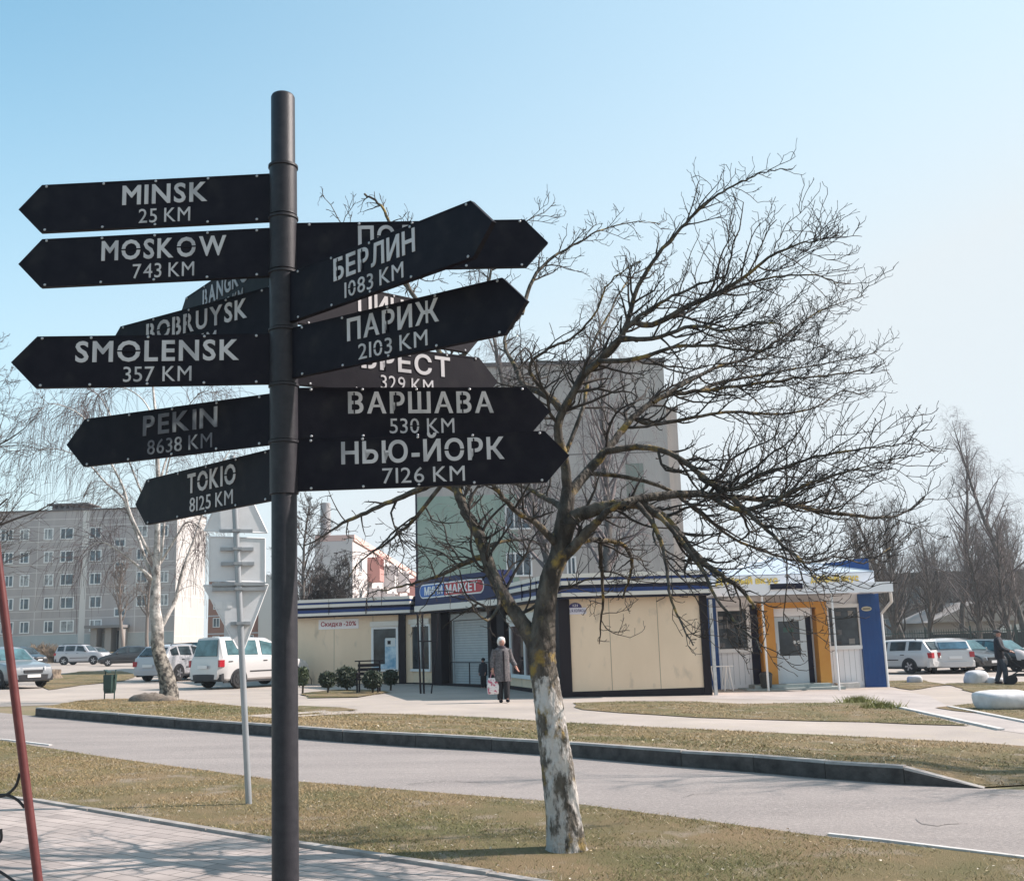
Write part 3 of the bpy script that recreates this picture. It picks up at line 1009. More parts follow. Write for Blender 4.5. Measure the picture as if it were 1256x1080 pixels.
# windows: (u centre, half width in px, columns)
cols = [(8.5, 8, 3), (30, 6, 2), (59.6, 6, 2), (82, 8.5, 2), (117, 7.5, 2), (174, 7, 2), (201, 5.5, 2)]
rows_v = [659, 686, 712.5, 741, 769.5]
rr = random.Random(5)
for r_, v in enumerate(rows_v):
    zc = zf[r_] - .62
    for c_, (u, hw_, n) in enumerate(cols):
        s = wall_sz(P, Q, u, v)[0]
        if c_ in (5, 6) and r_ == 4:
            continue
        k = hw_ / 1300 * 121
        window(pb_, M, s - k, s + k, zc - .68, zc + .68, n, .13, gm_=g_flat if rr.random() < .75 else glass('curtained_glass', (.16, .17, .175), .2), proud=.04, split=rr.choice((.38, .5)))
    for s in (ss[0] - 4.4, ss[0] - 10.5, ss[0] - 13):
        window(pb_, M, s - .7, s + .7, zc - .68, zc + .68, 2, .13, proud=.04)
    if r_ < 4:
        s = wall_sz(P, Q, 147, v + 10)[0]
        window(pb_, M, s - .65, s + .65, zc - 1.7, zc - .7, 2, .12, proud=.04)
# entrance canopy
s0 = wall_sz(P, Q, 118, 775)[0]
s1 = wall_sz(P, Q, 157, 775)[0]
part('entrance', mat('entrance_stone', (.3, .28, .27), .85), pb_, M, [(s0, s0 + .7, -1.6, -.035, 1.3, 4.3), (s0 + 1.6, s0 + 2.3, -1.6, -.035, 1.3, 4.3), (s1 - .4, s1, -1.6, -.035, 1.3, 4.3)])
part('entrance_canopy', mat('canopy_grey', (.2, .19, .19), .85), pb_, M, [(s0 - .5, s1 + .2, -2.2, -.035, 4.3, 4.6)])
part('door', m_fd, pb_, M, [(s0 + 2.4, s1 - .5, -.1, -.035, 1.3, 4.0)])
mb = MB()
bk = [(-66, 106), (-46, 104.5), (-33, 103), (-28, 106)]
bt = [(-66, 121), (-46, 121), (-36, 121), (-22, 123)]
mb.loft([[(x, y, gz(x) - .02) for x, y in bk], [(x, y, 1.75) for x, y in bt]], cap=False, close=False)
kind(mb.build('grass_bank', m_turf), 'structure')

# ---- six storey block right behind the market
RT = (2, 66, 0)
tb = thing('apartment_block', 'weathered concrete apartment block with a green painted corner rising behind the cream shop', 'apartment building', RT)
P, Q = (-5.9, 63), (9.4, 63)
M = wallM(P, Q, RT)
w = MB()
w.M = M
m_tow = mat('stained_concrete', (.48, .445, .42), .92, (.33, .31, .295), scale=.8, lo=.3, hi=.7, stretch=(1, 1, .12), bump=.3, bscale=8)
m_grn = mat('green_paint', (.32, .40, .345), .85, (.26, .345, .295), scale=.6)
w.box(0, 15.3, 0, 14, -.5, 18.1, 0)
for k in range(1, 6):
    w.box(15.3 * k / 6 - .03, 15.3 * k / 6 + .03, -.008, 0, -.5, 18.1, 2)
for k in range(1, 7):
    w.box(0, 15.3, -.01, 0, 18.1 - 2.8 * k - .03, 18.1 - 2.8 * k + .03, 2)
w.box(.12, 6.1, -.02, 0, -.5, 10.2, 1)
w.box(.0, .1, -.03, 0, -.5, 18.1, 3)
s0, s1, z0, z1 = rect(P, Q, 768, 568, 790, 608)
w.box(s0, s1, -.015, 0, z0, z1, 4)
w.build('wall', [m_tow, m_grn, mat('tower_joint', (.12, .11, .105), .9), m_fd, mat('faded_green', (.2, .235, .21), .9)], tb)
w = MB()
w.M = M
w.box(15.301, 16.1, 1.0, 12, -.5, 15.3)
w.build('side_wing', m_tow, tb)
w = MB()
w.M = M
w.box(-.12, 15.42, -.15, 14.1, 18.1, 18.32)
w.box(15.44, 16.2, .9, 12.1, 15.3, 15.45)
w.build('roof', mat('roof_edge', (.12, .11, .11), .9), tb)
for k in range(6):
    dz = 2.78 * k
    for (u0, v0, u1, v1) in ((621, 677, 653, 707), (695, 682, 707, 706)):
        s0, s1, z0, z1 = rect(P, Q, u0, v0, u1, v1)
        if k > (3 if u1 - u0 > 20 else 1):
            continue
        window(tb, M, s0, s1, z0 + dz, z1 + dz, 3 if u1 - u0 > 20 else 2, .1, proud=.05, y=-.02)
    
# ---- pale block with balconies further back
RW = (-14, 110, 0)
P0, P1_, P2_ = (-18.0, 95.3), (-14.55, 95), (-14.2, 150)
wb = thing('apartment_block', 'white apartment block with pink roof band and stacked balconies beyond the shop roof', 'apartment building', RW)
M = wallM(P0, P1_, RW)
w = MB()
w.M = M
w.box(0, 3.46, -.05, .3, -.5, 11.0)
w.M = None
M2 = wallM(P1_, P2_, RW)
w.M = M2
w.box(0, 55, 0, 3.3, -.5, 10.8)
w.build('wall', mat('pale_render', (.62, .58, .58), .85, (.56, .52, .52), scale=.6), wb)
part('roof', mat('pink_band', (.66, .45, .41), .85), wb, M2, [(.0, 55, -.15, 3.4, 10.82, 11.35)])
for k in range(9):
    s = 3 + k * 6
    for j in range(3):
        z = 2.0 + j * 3.0
        if k % 2:
            b_ = MB()
            b_.M = M2
            b_.box(s, s + 3.2, -1.2, -.002, z - .3, z + .9, 0)
            b_.box(s, s + 3.2, -1.15, -.9, z + 2.0, z + 2.2, 0)
            b_.box(s, s + .12, -1.2, -.002, z + .9, z + 2.0, 0)
            b_.box(s + 3.08, s + 3.2, -1.2, -.002, z + .9, z + 2.0, 0)
            b_.build('balcony', [mat('balcony_red', (.46, .24, .22), .8) if (k + j) % 3 == 0 else mat('balcony_pale', (.55, .52, .53), .8)], wb)
        else:
            window(wb, M2, s + .5, s + 2.3, z + .2, z + 1.7, 2, .12)
cp = MB()
p = at(399, 690, 103)
cp.tube([(p.x, 103, -.5), (p.x, 103, at(399, 617, 103).z)], .5, 10)
o = tag(cp.build('chimney', mat('chimney_grey', (.3, .3, .31), .9), smooth=40), 'tall thin grey chimney rising behind the white apartment block', 'chimney')

# ---- brick and white block far behind the van
RB = (-44, 175, 0)
P, Q = (-49.0, 170), (-38.6, 170)
bb = thing('brick_block', 'distant brick and white panelled block seen between the grey block and the van roof', 'apartment building', RB)
M = wallM(P, Q, RB)
w = MB()
w.M = M
w.box(0, 8.1, 0, 12, 0, 13, 0)
for k in range(5):
    z = 1.2 + 2.8 * k
    w.box(0, 8.1, -.02, 0, z - .1, z + .1, 1)
w.box(2.6, 5.6, -.04, 0, 0, 13, 1)
w.box(8.101, 10.6, -.5, 12, 0, 13, 2)
w.build('wall', [mat('red_brick', (.30, .15, .11), .9), mat('pale_panel', (.5, .5, .52), .8), mat('white_block', (.6, .58, .57), .85)], bb)
for k in range(4):
    z = 2.2 + 2.8 * k
    for s in (.8, 3.0, 4.3, 6.2):
        window(bb, M, s, s + 1.1, z, z + 1.5, 2, .12, y=-.04)

# ---- long low building behind the trees on the right
RR_ = (60, 125, 0)
P, Q = (36, 122), (84, 118)
lb = thing('school_building', 'long low brown building behind the bare trees on the right', 'building', RR_)
M = wallM(P, Q, RR_)
w = MB()
w.M = M
w.box(0, 48, 0, 14, -1, 7.5)
w.build('wall', mat('brown_wall', (.15, .125, .115), .9, (.12, .105, .1), scale=.4), lb)
part('roof', mat('roof_edge', (.12, .11, .11), .9), lb, M, [(-.3, 48.3, -.3, 14, 7.5, 7.8)])
for k in range(14):
    for j in range(2):
        window(lb, M, 1.2 + k * 3.3, 3.2 + k * 3.3, .8 + j * 3.4, 2.8 + j * 3.4, 2, .12, fm=mat('dull_frame', (.3, .29, .28), .7))
# ---- garage with a pale gable roof, fence in front
gp, gq = at(1145, 765, 85), at(1300, 765, 85)
gg = thing('garage', 'low garage with pale pitched roof behind the parked cars', 'garage', (gp.x, 85, 0))
w = MB()
w.box(0, 11, 0, 8, -1, 2.0)
w.build('wall', mat('garage_wall', (.3, .27, .25), .9), gg)
w = MB()
w.prism([(-.4, 2.0), (11.4, 2.0), (7.4, 3.6), (3.6, 3.6)], -.3, 8.3)
w.build('roof', mat('garage_roof', (.36, .33, .31), .8, (.3, .28, .27), scale=2), gg)
part('wall_panel', m_paper, gg, None, [(5.2 + k * 1.2, 6.1 + k * 1.2, -.02, 0, .8, 1.7) for k in range(3)])
x0, x1 = at(1080, 780, 62).x, at(1320, 780, 62).x
fn = thing('fence', 'dark green railing fence behind the parked cars on the right', 'fence', (x0, 62, -.5))
LF = x1 - x0
m_fen = mat('fence_green', (.03, .05, .045), .6)
w = MB()
for k in range(int(LF / .14)):
    w.box(k * .14, k * .14 + .022, -.01, .012, .1, 2.0)
w.box(0, LF, -.02, .02, .25, .3)
w.box(0, LF, -.02, .02, 1.8, 1.85)
w.build('railing', m_fen, fn)
for k in range(int(LF / 2.6) + 1):
    part('fence_post', m_fen, fn, None, [(k * 2.6 - .04, k * 2.6 + .04, .025, .1, -.2, 2.15)])
x0 = at(1140, 780, 66).x
part_ = MB()
part_.box(0, 16, -.08, .08, 0, 1.7)
for k in range(7):
    part_.box(k * 2.6, k * 2.6 + .2, -.12, .12, 0, 1.8)
tag(part_.build('wall', mat('dark_boards', (.04, .045, .045), .9), loc=(x0, 66, -.5)), 'dark solid boundary wall between the railing fence and the garage', 'wall')

# ------------------------------------------------------------------ the direction signpost
YP = 4.25
pb0 = at(350, 1080, YP)
pt0 = at(347, 116, YP)
lean = (pt0.x - pb0.x) / (pt0.z - pb0.z)
bx = pb0.x + lean * (0.016 - pb0.z)
zg = gz(bx) + .016
sp_root = thing('direction_signpost', 'tall black tubular signpost carrying arrow boards with city names and distances in white letters', 'signpost', (bx, YP, zg))
sp_root.rotation_euler = (0, lean, 0)
m_blk = mat('black_paint', (.007, .0065, .012), .55, (.012, .011, .017), scale=14, bump=.05, bscale=160, spec=.12, speck=((.022, .021, .024), 9, .55, .8))
m_pole = mat('pole_paint', (.019, .019, .024), .45, (.030, .029, .035), scale=30, detail=8, bump=.12, bscale=240, spec=.25)
m_let = mat('letter_film', (.50, .49, .51), .5, (.27, .27, .29), scale=6.5, detail=2, lo=.5, hi=.72, stretch=(1, 1, .5))
m_let_dim = mat('letter_film_shaded', (.10, .10, .12), .5, (.36, .36, .38), scale=9, detail=2, lo=.5, hi=.66)  # shadow and dark reflections on the film are put into its colour
m_bolt = mat('bolt_zinc', (.42, .42, .44), .35, metal=.6)
hz = lambda v: at(347, v, YP).z - zg
pm = MB()
ztop = hz(117)
pm.lathe([(.051, -.1), (.051, ztop - .012), (.047, ztop - .003), (.043, ztop)], 40)
pm.build('pole', m_pole, sp_root, smooth=35)
for za, zb in ((hz(332), hz(267)), (hz(265), hz(204)), (hz(540), hz(472)), (hz(606), hz(541)), (hz(471), hz(404)), (hz(403), hz(334))):
    sm = MB()
    sm.lathe([(.0515, za), (.058, za), (.058, zb - .012), (.063, zb - .010), (.063, zb), (.0515, zb)], 40)
    sm.build('sleeve', m_pole, sp_root, smooth=35)
HB = .107
# text, distance, side, degrees away from the viewer, v at the pole, word width, km width, reach, film with painted-in shade
BOARDS = [('MINSK', '25 KM', -1, 1, 242, .365, .22, 1.135, 0), ('MOSKOW', '743 KM', -1, 1, 309, .53, .26, 1.125, 0),
          ('BANGKOK', '7940 KM', -1, 50, 317, .56, .30, 1.09, 0), ('BOBRUYSK', '157 KM', -1, 30, 378, .62, .26, 1.09, 0),
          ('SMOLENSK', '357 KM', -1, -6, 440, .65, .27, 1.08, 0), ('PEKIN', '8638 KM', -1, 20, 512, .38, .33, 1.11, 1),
          ('TOKIO', '8125 KM', -1, 41, 579, .37, .33, 1.14, 0),
          ('ПОЛОЦК', '240 KM', 1, 4, 304, .50, .26, 1.125, 0), ('БЕРЛИН', '1083 KM', 1, -40, 369, .46, .33, 1.175, 0),
          ('ПИНСК', '251 KM', 1, 40, 364, .42, .26, 1.06, 0), ('ПАРИЖ', '2103 KM', 1, -30, 436, .44, .33, 1.165, 0),
          ('БРЕСТ', '329 KM', 1, 33, 440, .44, .26, 1.04, 0), ('ВАРШАВА', '530 KM', 1, 10, 507, .61, .27, 1.115, 0),
          ('НЬЮ-ЙОРК', '7126 KM', 1, 3, 571, .665, .335, 1.165, 0)]
for word, km, side, away, vc, ww, kw, reach, shaded in BOARDS:
    zc = hz(vc)
    h = HB
    c = reach - .098
    b_ = MB()
    x0 = .045
    poly = [(side * x0, -h), (side * c, -h), (side * reach, 0), (side * c, h), (side * x0, h)]
    if side < 0:
        poly = poly[::-1]
    b_.prism(poly, -.011, .011)
    # folded rim along the edge and the collar clamp at the pole
    for z in (-h, h - .008):
        b_.box(min(side * x0, side * c), max(side * x0, side * c), -.0125, -.0112, z + .001, z + .007)
    ob = b_.build('arrow_board', m_blk, sp_root, loc=(0, 0, zc), rot=(0, 0, rad(away) * side - 0.0), label='black arrow board reading %s %s' % (word, km))
    tw = MB()
    stn = MB()
    cx = side * (.505 if side < 0 else .565)
    lettering(tw, word, cx, -.002, ww, .085, y=-.0112, depth=.0025, bold=.022, stencil=stn, stem=.19, gap=.13)
    lettering(tw, km, cx, -.089, kw, .062, y=-.0112, depth=.0025, bold=-.004, stencil=stn, gap=.12)
    lo = tw.build('lettering', m_let_dim if shaded else m_let, ob)
    stn.build('stencil_bridge', m_blk, lo)
    bl = MB()
    for x in (.11, .32, .545, .77, c - .02):
        for z in (-h + .009, h - .009):
            xx = side * x
            rings = [[(xx + r_ * math.cos(t), yy, z + r_ * math.sin(t)) for t in np.linspace(0, 2 * math.pi, 9)[:-1]] for r_, yy in ((.0056, -.0112), (.0056, -.0135), (.003, -.0150))]
            bl.loft(rings)
    bl.build('bolts', m_bolt, ob)

# ------------------------------------------------------------------ bare trees
class Twigs:
    def __init__(s):
        s.V, s.F, s.n = [], [], 0
    def path(s, P, R, k):
        P = np.asarray(P, float)
        R = np.asarray(R, float)
        m = len(P)
        T = np.empty_like(P)
        T[1:-1] = P[2:] - P[:-2]
        T[0] = P[1] - P[0]
        T[-1] = P[-1] - P[-2]
        T /= np.maximum(np.linalg.norm(T, axis=1, keepdims=True), 1e-9)
        ref = np.array([.31, .87, .38]) if abs(T[:, 1]).mean() < .75 else np.array([.9, .1, .42])
        A = np.cross(T, ref)
        A /= np.maximum(np.linalg.norm(A, axis=1, keepdims=True), 1e-9)
        B = np.cross(T, A)
        th = 2 * np.pi * np.arange(k) / k
        V = P[:, None, :] + R[:, None, None] * (A[:, None, :] * np.cos(th)[None, :, None] + B[:, None, :] * np.sin(th)[None, :, None])
        s.V.append(V.reshape(-1, 3))
        i = np.arange(m - 1)[:, None] * k
        j = np.arange(k)[None, :]
        j2 = (j + 1) % k
        F = np.stack([i + j, i + j2, i + k + j2, i + k + j], -1).reshape(-1, 4) + s.n
        s.F.append(F)
        s.n += m * k
    def build(s, name, m, parent=None, sharp=False):
        V = np.concatenate(s.V)
        F = np.concatenate(s.F).astype(np.int32)
        me = bpy.data.meshes.new(name)
        me.vertices.add(len(V))
        me.vertices.foreach_set('co', V.ravel())
        me.loops.add(F.size)
        me.loops.foreach_set('vertex_index', F.ravel())
        me.polygons.add(len(F))
        me.polygons.foreach_set('loop_start', np.arange(len(F), dtype=np.int32) * 4)
        me.polygons.foreach_set('use_smooth', np.ones(len(F), bool))
        me.materials.append(m)
        me.update(calc_edges=True)
        o = bpy.data.objects.new(name, me)
        COL.objects.link(o)
        if parent is not None:
            o.parent = parent
        return o

def nrm(v):
    return v / max(np.linalg.norm(v), 1e-9)
def rwalk(r, p, d, L, step, jit, pull, curl=0.0, pull_end=None):
    """a gnarled twig: random walk from p along d, drawn towards pull"""
    n = max(2, int(round(L / step)))
    pts = [p]
    d = nrm(d)
    side = nrm(r.normal(size=3))
    for i in range(n):
        t = i / n
        pl = pull if pull_end is None else pull * (1 - t) + pull_end * t
        d = nrm(d + r.normal(size=3) * jit + pl + side * curl)
        pts.append(pts[-1] + d * (L / n))
    return np.array(pts)
def smooth_path(P, sub=4):
    P = np.asarray(P, float)
    out = []
    for i in range(len(P) - 1):
        p0, p1, p2, p3 = P[max(i - 1, 0)], P[i], P[i + 1], P[min(i + 2, len(P) - 1)]
        for k in range(sub):
            t = k / sub
            out.append(.5 * ((2 * p1) + (p2 - p0) * t + (2 * p0 - 5 * p1 + 4 * p2 - p3) * t * t + (3 * p1 - p0 - 3 * p2 + p3) * t ** 3))
    out.append(P[-1])
    return np.array(out)

def bark_mat(name, base, light, scale, stretch, paint=None, lichen=None, bump=.8, zmax=None):
    m = mat(name, base, .92, light, scale=scale, detail=8, lo=.42, hi=.68, bump=bump, bscale=scale * 2.0, stretch=stretch)
    t = m.node_tree
    b = t.nodes['Principled BSDF']
    tc = [n for n in t.nodes if n.type == 'TEX_COORD'][0]
    for n in t.nodes:
        if n.type == 'BUMP':
            n.inputs['Distance'].default_value = .07
    def layer(col, fac):
        src = b.inputs['Base Color'].links[0].from_socket
        mx = t.nodes.new('ShaderNodeMix')
        mx.data_type = 'RGBA'
        t.links.new(fac, mx.inputs[0])
        t.links.new(src, mx.inputs[6])
        mx.inputs[7].default_value = (*col, 1)
        t.links.new(mx.outputs[2], b.inputs['Base Color'])
    def noise(sc, lo, hi, st=(1, 1, 1)):
        mp = t.nodes.new('ShaderNodeMapping')
        mp.inputs['Scale'].default_value = st
        t.links.new(tc.outputs['Object'], mp.inputs['Vector'])
        n = t.nodes.new('ShaderNodeTexNoise')
        n.inputs['Scale'].default_value = sc
        n.inputs['Detail'].default_value = 7
        n.inputs['Roughness'].default_value = .65
        t.links.new(mp.outputs['Vector'], n.inputs['Vector'])
        r = t.nodes.new('ShaderNodeMapRange')
        r.inputs[1].default_value = lo
        r.inputs[2].default_value = hi
        t.links.new(n.outputs['Fac'], r.inputs[0])
        return r.outputs[0]
    if lichen:
        layer(lichen, noise(5.5, .54, .66))
    if paint:
        # limewash up to a brushed edge, worn through in patches
        sx = t.nodes.new('ShaderNodeSeparateXYZ')
        t.links.new(tc.outputs['Object'], sx.inputs[0])
        wob = noise(7, 0, 1)
        ad = t.nodes.new('ShaderNodeMath')
        ad.operation = 'MULTIPLY_ADD'
        ad.inputs[1].default_value = .42
        t.links.new(wob, ad.inputs[0])
        t.links.new(sx.outputs['Z'], ad.inputs[2])
        lt = t.nodes.new('ShaderNodeMath')
        lt.operation = 'LESS_THAN'
        lt.inputs[1].default_value = zmax
        t.links.new(ad.outputs[0], lt.inputs[0])
        ml = t.nodes.new('ShaderNodeMath')
        ml.operation = 'MULTIPLY'
        t.links.new(lt.outputs[0], ml.inputs[0])
        worn = noise(8, .57, .46, (1.3, 1.3, .5))
        # wear grows towards the foot
        gr_ = t.nodes.new('ShaderNodeMapRange')
        gr_.inputs[1].default_value = -.1
        gr_.inputs[2].default_value = .75
        gr_.inputs[3].default_value = .62
        gr_.inputs[4].default_value = 1.0
        t.links.new(sx.outputs['Z'], gr_.inputs[0])
        m2 = t.nodes.new('ShaderNodeMath')
        m2.operation = 'MULTIPLY'
        m2.use_clamp = True
        t.links.new(worn, m2.inputs[0])
        t.links.new(gr_.outputs[0], m2.inputs[1])
        t.links.new(m2.outputs[0], ml.inputs[1])
        layer(paint, ml.outputs[0])
    return m

# ---- the gnarled fruit tree by the road: limbs follow the photo, twigs grow from them
YT = 8.7
tb0 = gr(694, 1042)
TR = Vector((tb0.x, tb0.y, tb0.z))
def P3(pts, d0=0.0, d1=0.0):
    n = len(pts)
    out = []
    for i, p in enumerate(pts):
        dy = d0 + (d1 - d0) * (i / max(1, n - 1)) ** 1.2
        if len(p) > 2:
            dy = p[2]
        q = at(p[0], p[1], tb0.y + dy) - TR
        out.append((q.x, q.y, q.z))
    return out
apple = thing('fruit_tree', 'gnarled bare fruit tree with limewashed trunk and crown swept to the right beside the road', 'tree', TR)
trunk_px = [(696, 1050), (695, 1036), (691, 1000), (685, 950), (678, 900), (671, 850), (665, 812), (664, 790), (667, 760), (670, 735), (676, 705), (686, 680), (690, 650), (695, 620), (697, 598)]
trunk_r = [.185, .160, .138, .130, .118, .108, .108, .114, .092, .084, .081, .077, .071, .062, .052]
LIMBS = [  # start radius, end radius, depth start, depth end, droop class, points
    (.066, .033, 0, .5, 0, [(660, 800), (643, 768), (627, 745), (613, 722), (603, 700), (594, 672), (585, 650), (572, 628), (562, 605), (552, 575), (545, 545)]),
    (.065, .012, 0, -.7, 2, [(690, 668), (701, 637), (722, 627), (749, 620), (782, 618), (807, 630), (828, 649), (845, 671), (866, 692), (886, 706), (907, 721), (925, 745)]),
    (.055, .02, 0, -.4, 2, [(688, 685), (702, 672), (720, 652), (733, 639), (749, 624), (770, 616)]),
    (.04, .006, -.3, .5, 1, [(765, 618), (800, 610), (850, 605), (885, 608), (950, 615), (1000, 626), (1060, 633), (1100, 632), (1135, 610)]),
    (.05, .007, 0, 1.2, 1, [(697, 608), (702, 601), (719, 580), (743, 553), (760, 532), (777, 512), (801, 493), (825, 483), (870, 478), (930, 470), (1000, 462), (1060, 455)]),
    (.045, .007, 0, -.8, 1, [(697, 600), (692, 560), (684, 530), (690, 505), (714, 464), (733, 443), (760, 414), (777, 394), (810, 372), (850, 352), (890, 340)]),
    (.03, .003, -.2, -.6, 0, [(717, 458), (738, 440), (755, 424), (769, 395), (780, 358), (800, 323), (835, 280), (864, 252), (892, 232), (920, 218), (944, 209), (972, 207)]),
    (.028, .003, -.5, -1.2, 1, [(777, 394), (800, 398), (845, 375), (890, 355), (920, 335), (944, 315), (970, 303), (998, 295), (1026, 290)]),
    (.014, .003, -.6, -1.0, 1, [(880, 362), (915, 348), (950, 340), (1000, 337), (1028, 348)]),
    (.022, .003, .4, 1.5, 1, [(801, 493), (840, 470), (880, 450), (915, 440), (950, 420), (1000, 385), (1030, 372), (1060, 362)]),
    (.022, .003, .9, 1.8, 1, [(860, 479), (880, 470), (920, 462), (960, 455), (1030, 442), (1078, 432)]),
    (.03, .003, .2, -1.0, 1, [(743, 553), (790, 548), (830, 560), (870, 590), (900, 600), (930, 582), (965, 572), (1000, 560), (1060, 550), (1100, 545), (1125, 537)]),
    (.026, .003, -.1, -1.4, 1, [(870, 607), (905, 625), (940, 618), (975, 600), (1000, 590), (1050, 575), (1110, 560)]),
    (.02, .003, .4, 1.0, 0, [(640, 385), (650, 350), (666, 326), (690, 308), (714, 295), (743, 280), (783, 272), (812, 275)]),
    (.035, .01, .0, .8, 0, [(690, 505), (675, 488), (655, 478), (640, 469), (632, 450), (620, 428), (622, 405), (640, 385)]),
    (.03, .004, .3, 1.2, 2, [(597, 684), (585, 684), (560, 695), (540, 705), (505, 716), (475, 722), (450, 728)]),
    (.04, .005, .5, .9, 2, [(560, 600), (540, 592), (515, 600), (480, 615), (443, 631), (420, 642), (401, 654), (372, 670)]),
    (.02, .004, .5, 1.4, 2, [(545, 590), (505, 640), (490, 652), (470, 668), (440, 690), (425, 712)]),
    (.035, .01, 0, -.6, 0, [(685, 668), (677, 661), (656, 640), (641, 632), (625, 618), (608, 600), (590, 580), (575, 560)]),
    (.032, .01, 0, .7, 0, [(692, 625), (683, 618), (668, 610), (652, 601), (630, 590), (612, 570)]),
    (.03, .01, .0, .6, 0, [(545, 545), (540, 500), (545, 460), (535, 420), (520, 380), (500, 350), (490, 310), (478, 275), (468, 252), (447, 238)]),
    (.02, .003, .2, 1.0, 0, [(520, 380), (505, 360), (480, 330), (440, 300), (420, 275), (397, 240)]),
    (.025, .003, .3, .9, 0, [(545, 460), (580, 420), (590, 380), (600, 340), (615, 300), (640, 275), (682, 250)]),
    (.022, .005, -.3, -1.2, 2, [(782, 618), (800, 640), (812, 668), (818, 700), (822, 730), (835, 765), (850, 790)]),
    (.02, .004, -.4, -1.5, 2, [(807, 630), (835, 662), (862, 700), (880, 735), (905, 765), (925, 785), (935, 800)]),
    (.03, .008, -.1, .8, 2, [(700, 672), (712, 665), (735, 662), (765, 668), (775, 690), (770, 715), (762, 735)]),
    (.02, .004, .1, 1.0, 2, [(735, 660), (738, 700), (740, 740), (736, 770), (735, 790)]),
    (.02, .003, .2, .9, 2, [(594, 672), (620, 663), (650, 662), (672, 668)]),
    (.018, .003, -.2, -.9, 2, [(606, 715), (612, 740), (600, 760), (585, 752), (575, 735)]),
    (.022, .004, .6, 1.8, 1, [(777, 512), (800, 520), (850, 512), (900, 505), (950, 508), (1000, 500), (1030, 480), (1062, 485)]),
    (.022, .004, -.7, -1.7, 1, [(760, 414), (800, 415), (850, 400), (890, 405), (930, 395), (960, 400)]),
    (.022, .004, -.4, -1.5, 1, [(733, 443), (780, 440), (830, 425), (880, 425), (930, 430), (975, 415)]),
    (.02, .004, .5, 1.6, 1, [(719, 580), (770, 585), (820, 600), (860, 630), (900, 660), (950, 680), (990, 690), (1030, 683), (1060, 690), (1095, 670), (1125, 645)]),
    (.02, .004, -.5, -1.5, 1, [(900, 611), (930, 640), (960, 668), (985, 690), (1000, 710), (1010, 718)]),
    (.02, .004, .2, 1.3, 0, [(695, 553), (715, 500), (722, 460), (728, 420), (750, 380), (765, 350), (790, 330), (820, 318)]),
    (.018, .004, -.2, -1.2, 0, [(690, 505), (650, 455), (668, 430), (700, 415), (730, 385), (748, 345), (785, 320)]),
]
R_ = np.random.default_rng(21)
tk = Twigs()
TP = smooth_path(P3(trunk_px, 0, 0), 12)
TRr = np.interp(np.linspace(0, 1, len(TP)), np.linspace(0, 1, len(trunk_r)), trunk_r)
# gnarled, fluted trunk
def gnarly(tw, P, R, k, amp, seed):
    r = np.random.default_rng(seed)
    n0 = tw.n
    tw.path(P, R, k)
    V = tw.V[-1].reshape(len(P), k, 3)
    c = P[:, None, :]
    th = 2 * np.pi * np.arange(k) / k
    tt = np.linspace(0, 1, len(P))[:, None]
    g = np.zeros((len(P), k))
    for _ in range(7):
        f, ph, fz = r.integers(1, 5), r.uniform(0, 6.28), r.uniform(2, 16)
        g += np.sin(f * th[None, :] + ph + fz * tt) * r.uniform(.3, 1)
    g += r.normal(0, .35 if k < 30 else .55, g.shape)
    tw.V[-1] = (c + (V - c) * (1 + amp * g[..., None])).reshape(-1, 3)
gnarly(tk, TP, TRr, 40, .032, 3)
lim = []
for i, (r0, r1, d0, d1, cls, pts) in enumerate(LIMBS):
    P = smooth_path(P3(pts, d0, d1), 5)
    P = P + R_.normal(0, .006, P.shape) * np.linspace(0.2, 1, len(P))[:, None]
    Rr = r1 + (r0 - r1) * (1 - np.linspace(0, 1, len(P))) ** 1.15
    lim.append((P, Rr, cls, r0))
    gnarly(tk, P, Rr, 9 if r0 > .03 else 7, .05, 50 + i)
m_bark = bark_mat('fruit_tree_bark', (.035, .03, .026), (.13, .115, .095), 9, (1, 1, .45), paint=(.52, .495, .47), lichen=(.26, .18, .05), zmax=1.52)
tk.build('trunk', m_bark, apple)
tw = Twigs()
down, up = np.array([0, 0, -1.]), np.array([0, 0, 1.])
right = np.array([1., 0, 0])
def spur(p, d, L, r0):
    q = rwalk(R_, p, d, L, .03, .35, up * .12)
    rr_ = np.linspace(r0, r0 * .8, len(q))
    rr_[-1] = r0 * 1.2
    tw.path(q, rr_, 3)
def twig(p, d, L, r0, cls, lev):
    pull = up * .025 + right * .07 if cls == 0 else (right * .08 + up * .02 if cls == 1 else right * .04 + down * .06)
    pe = up * .035 + right * .07 if cls < 2 else up * .10 + right * .04
    q = rwalk(R_, p, d, L, .07 if L > .3 else .045, .2, pull, R_.uniform(-.04, .04), pe)
    rr_ = np.linspace(r0, max(.0028, r0 * .35), len(q))
    tw.path(q, rr_, 4 if r0 > .006 else 3)
    # branch again
    n = int(L / (.055 if lev == 1 else .055))
    for _ in range(n):
        k = R_.integers(1, len(q))
        dd = nrm(q[k] - q[k - 1])
        a = nrm(np.cross(dd, R_.normal(size=3) + np.array([0, 1.6, 0])))
        ang = R_.uniform(.5, 1.1)
        nd = dd * math.cos(ang) + a * math.sin(ang)
        if lev < 2 and R_.random() < .62:
            twig(q[k], nd, L * R_.uniform(.28, .6), max(.003, rr_[k] * .62), cls, lev + 1)
        else:
            spur(q[k], nd, R_.uniform(.025, .09), max(.0022, rr_[k] * .5))
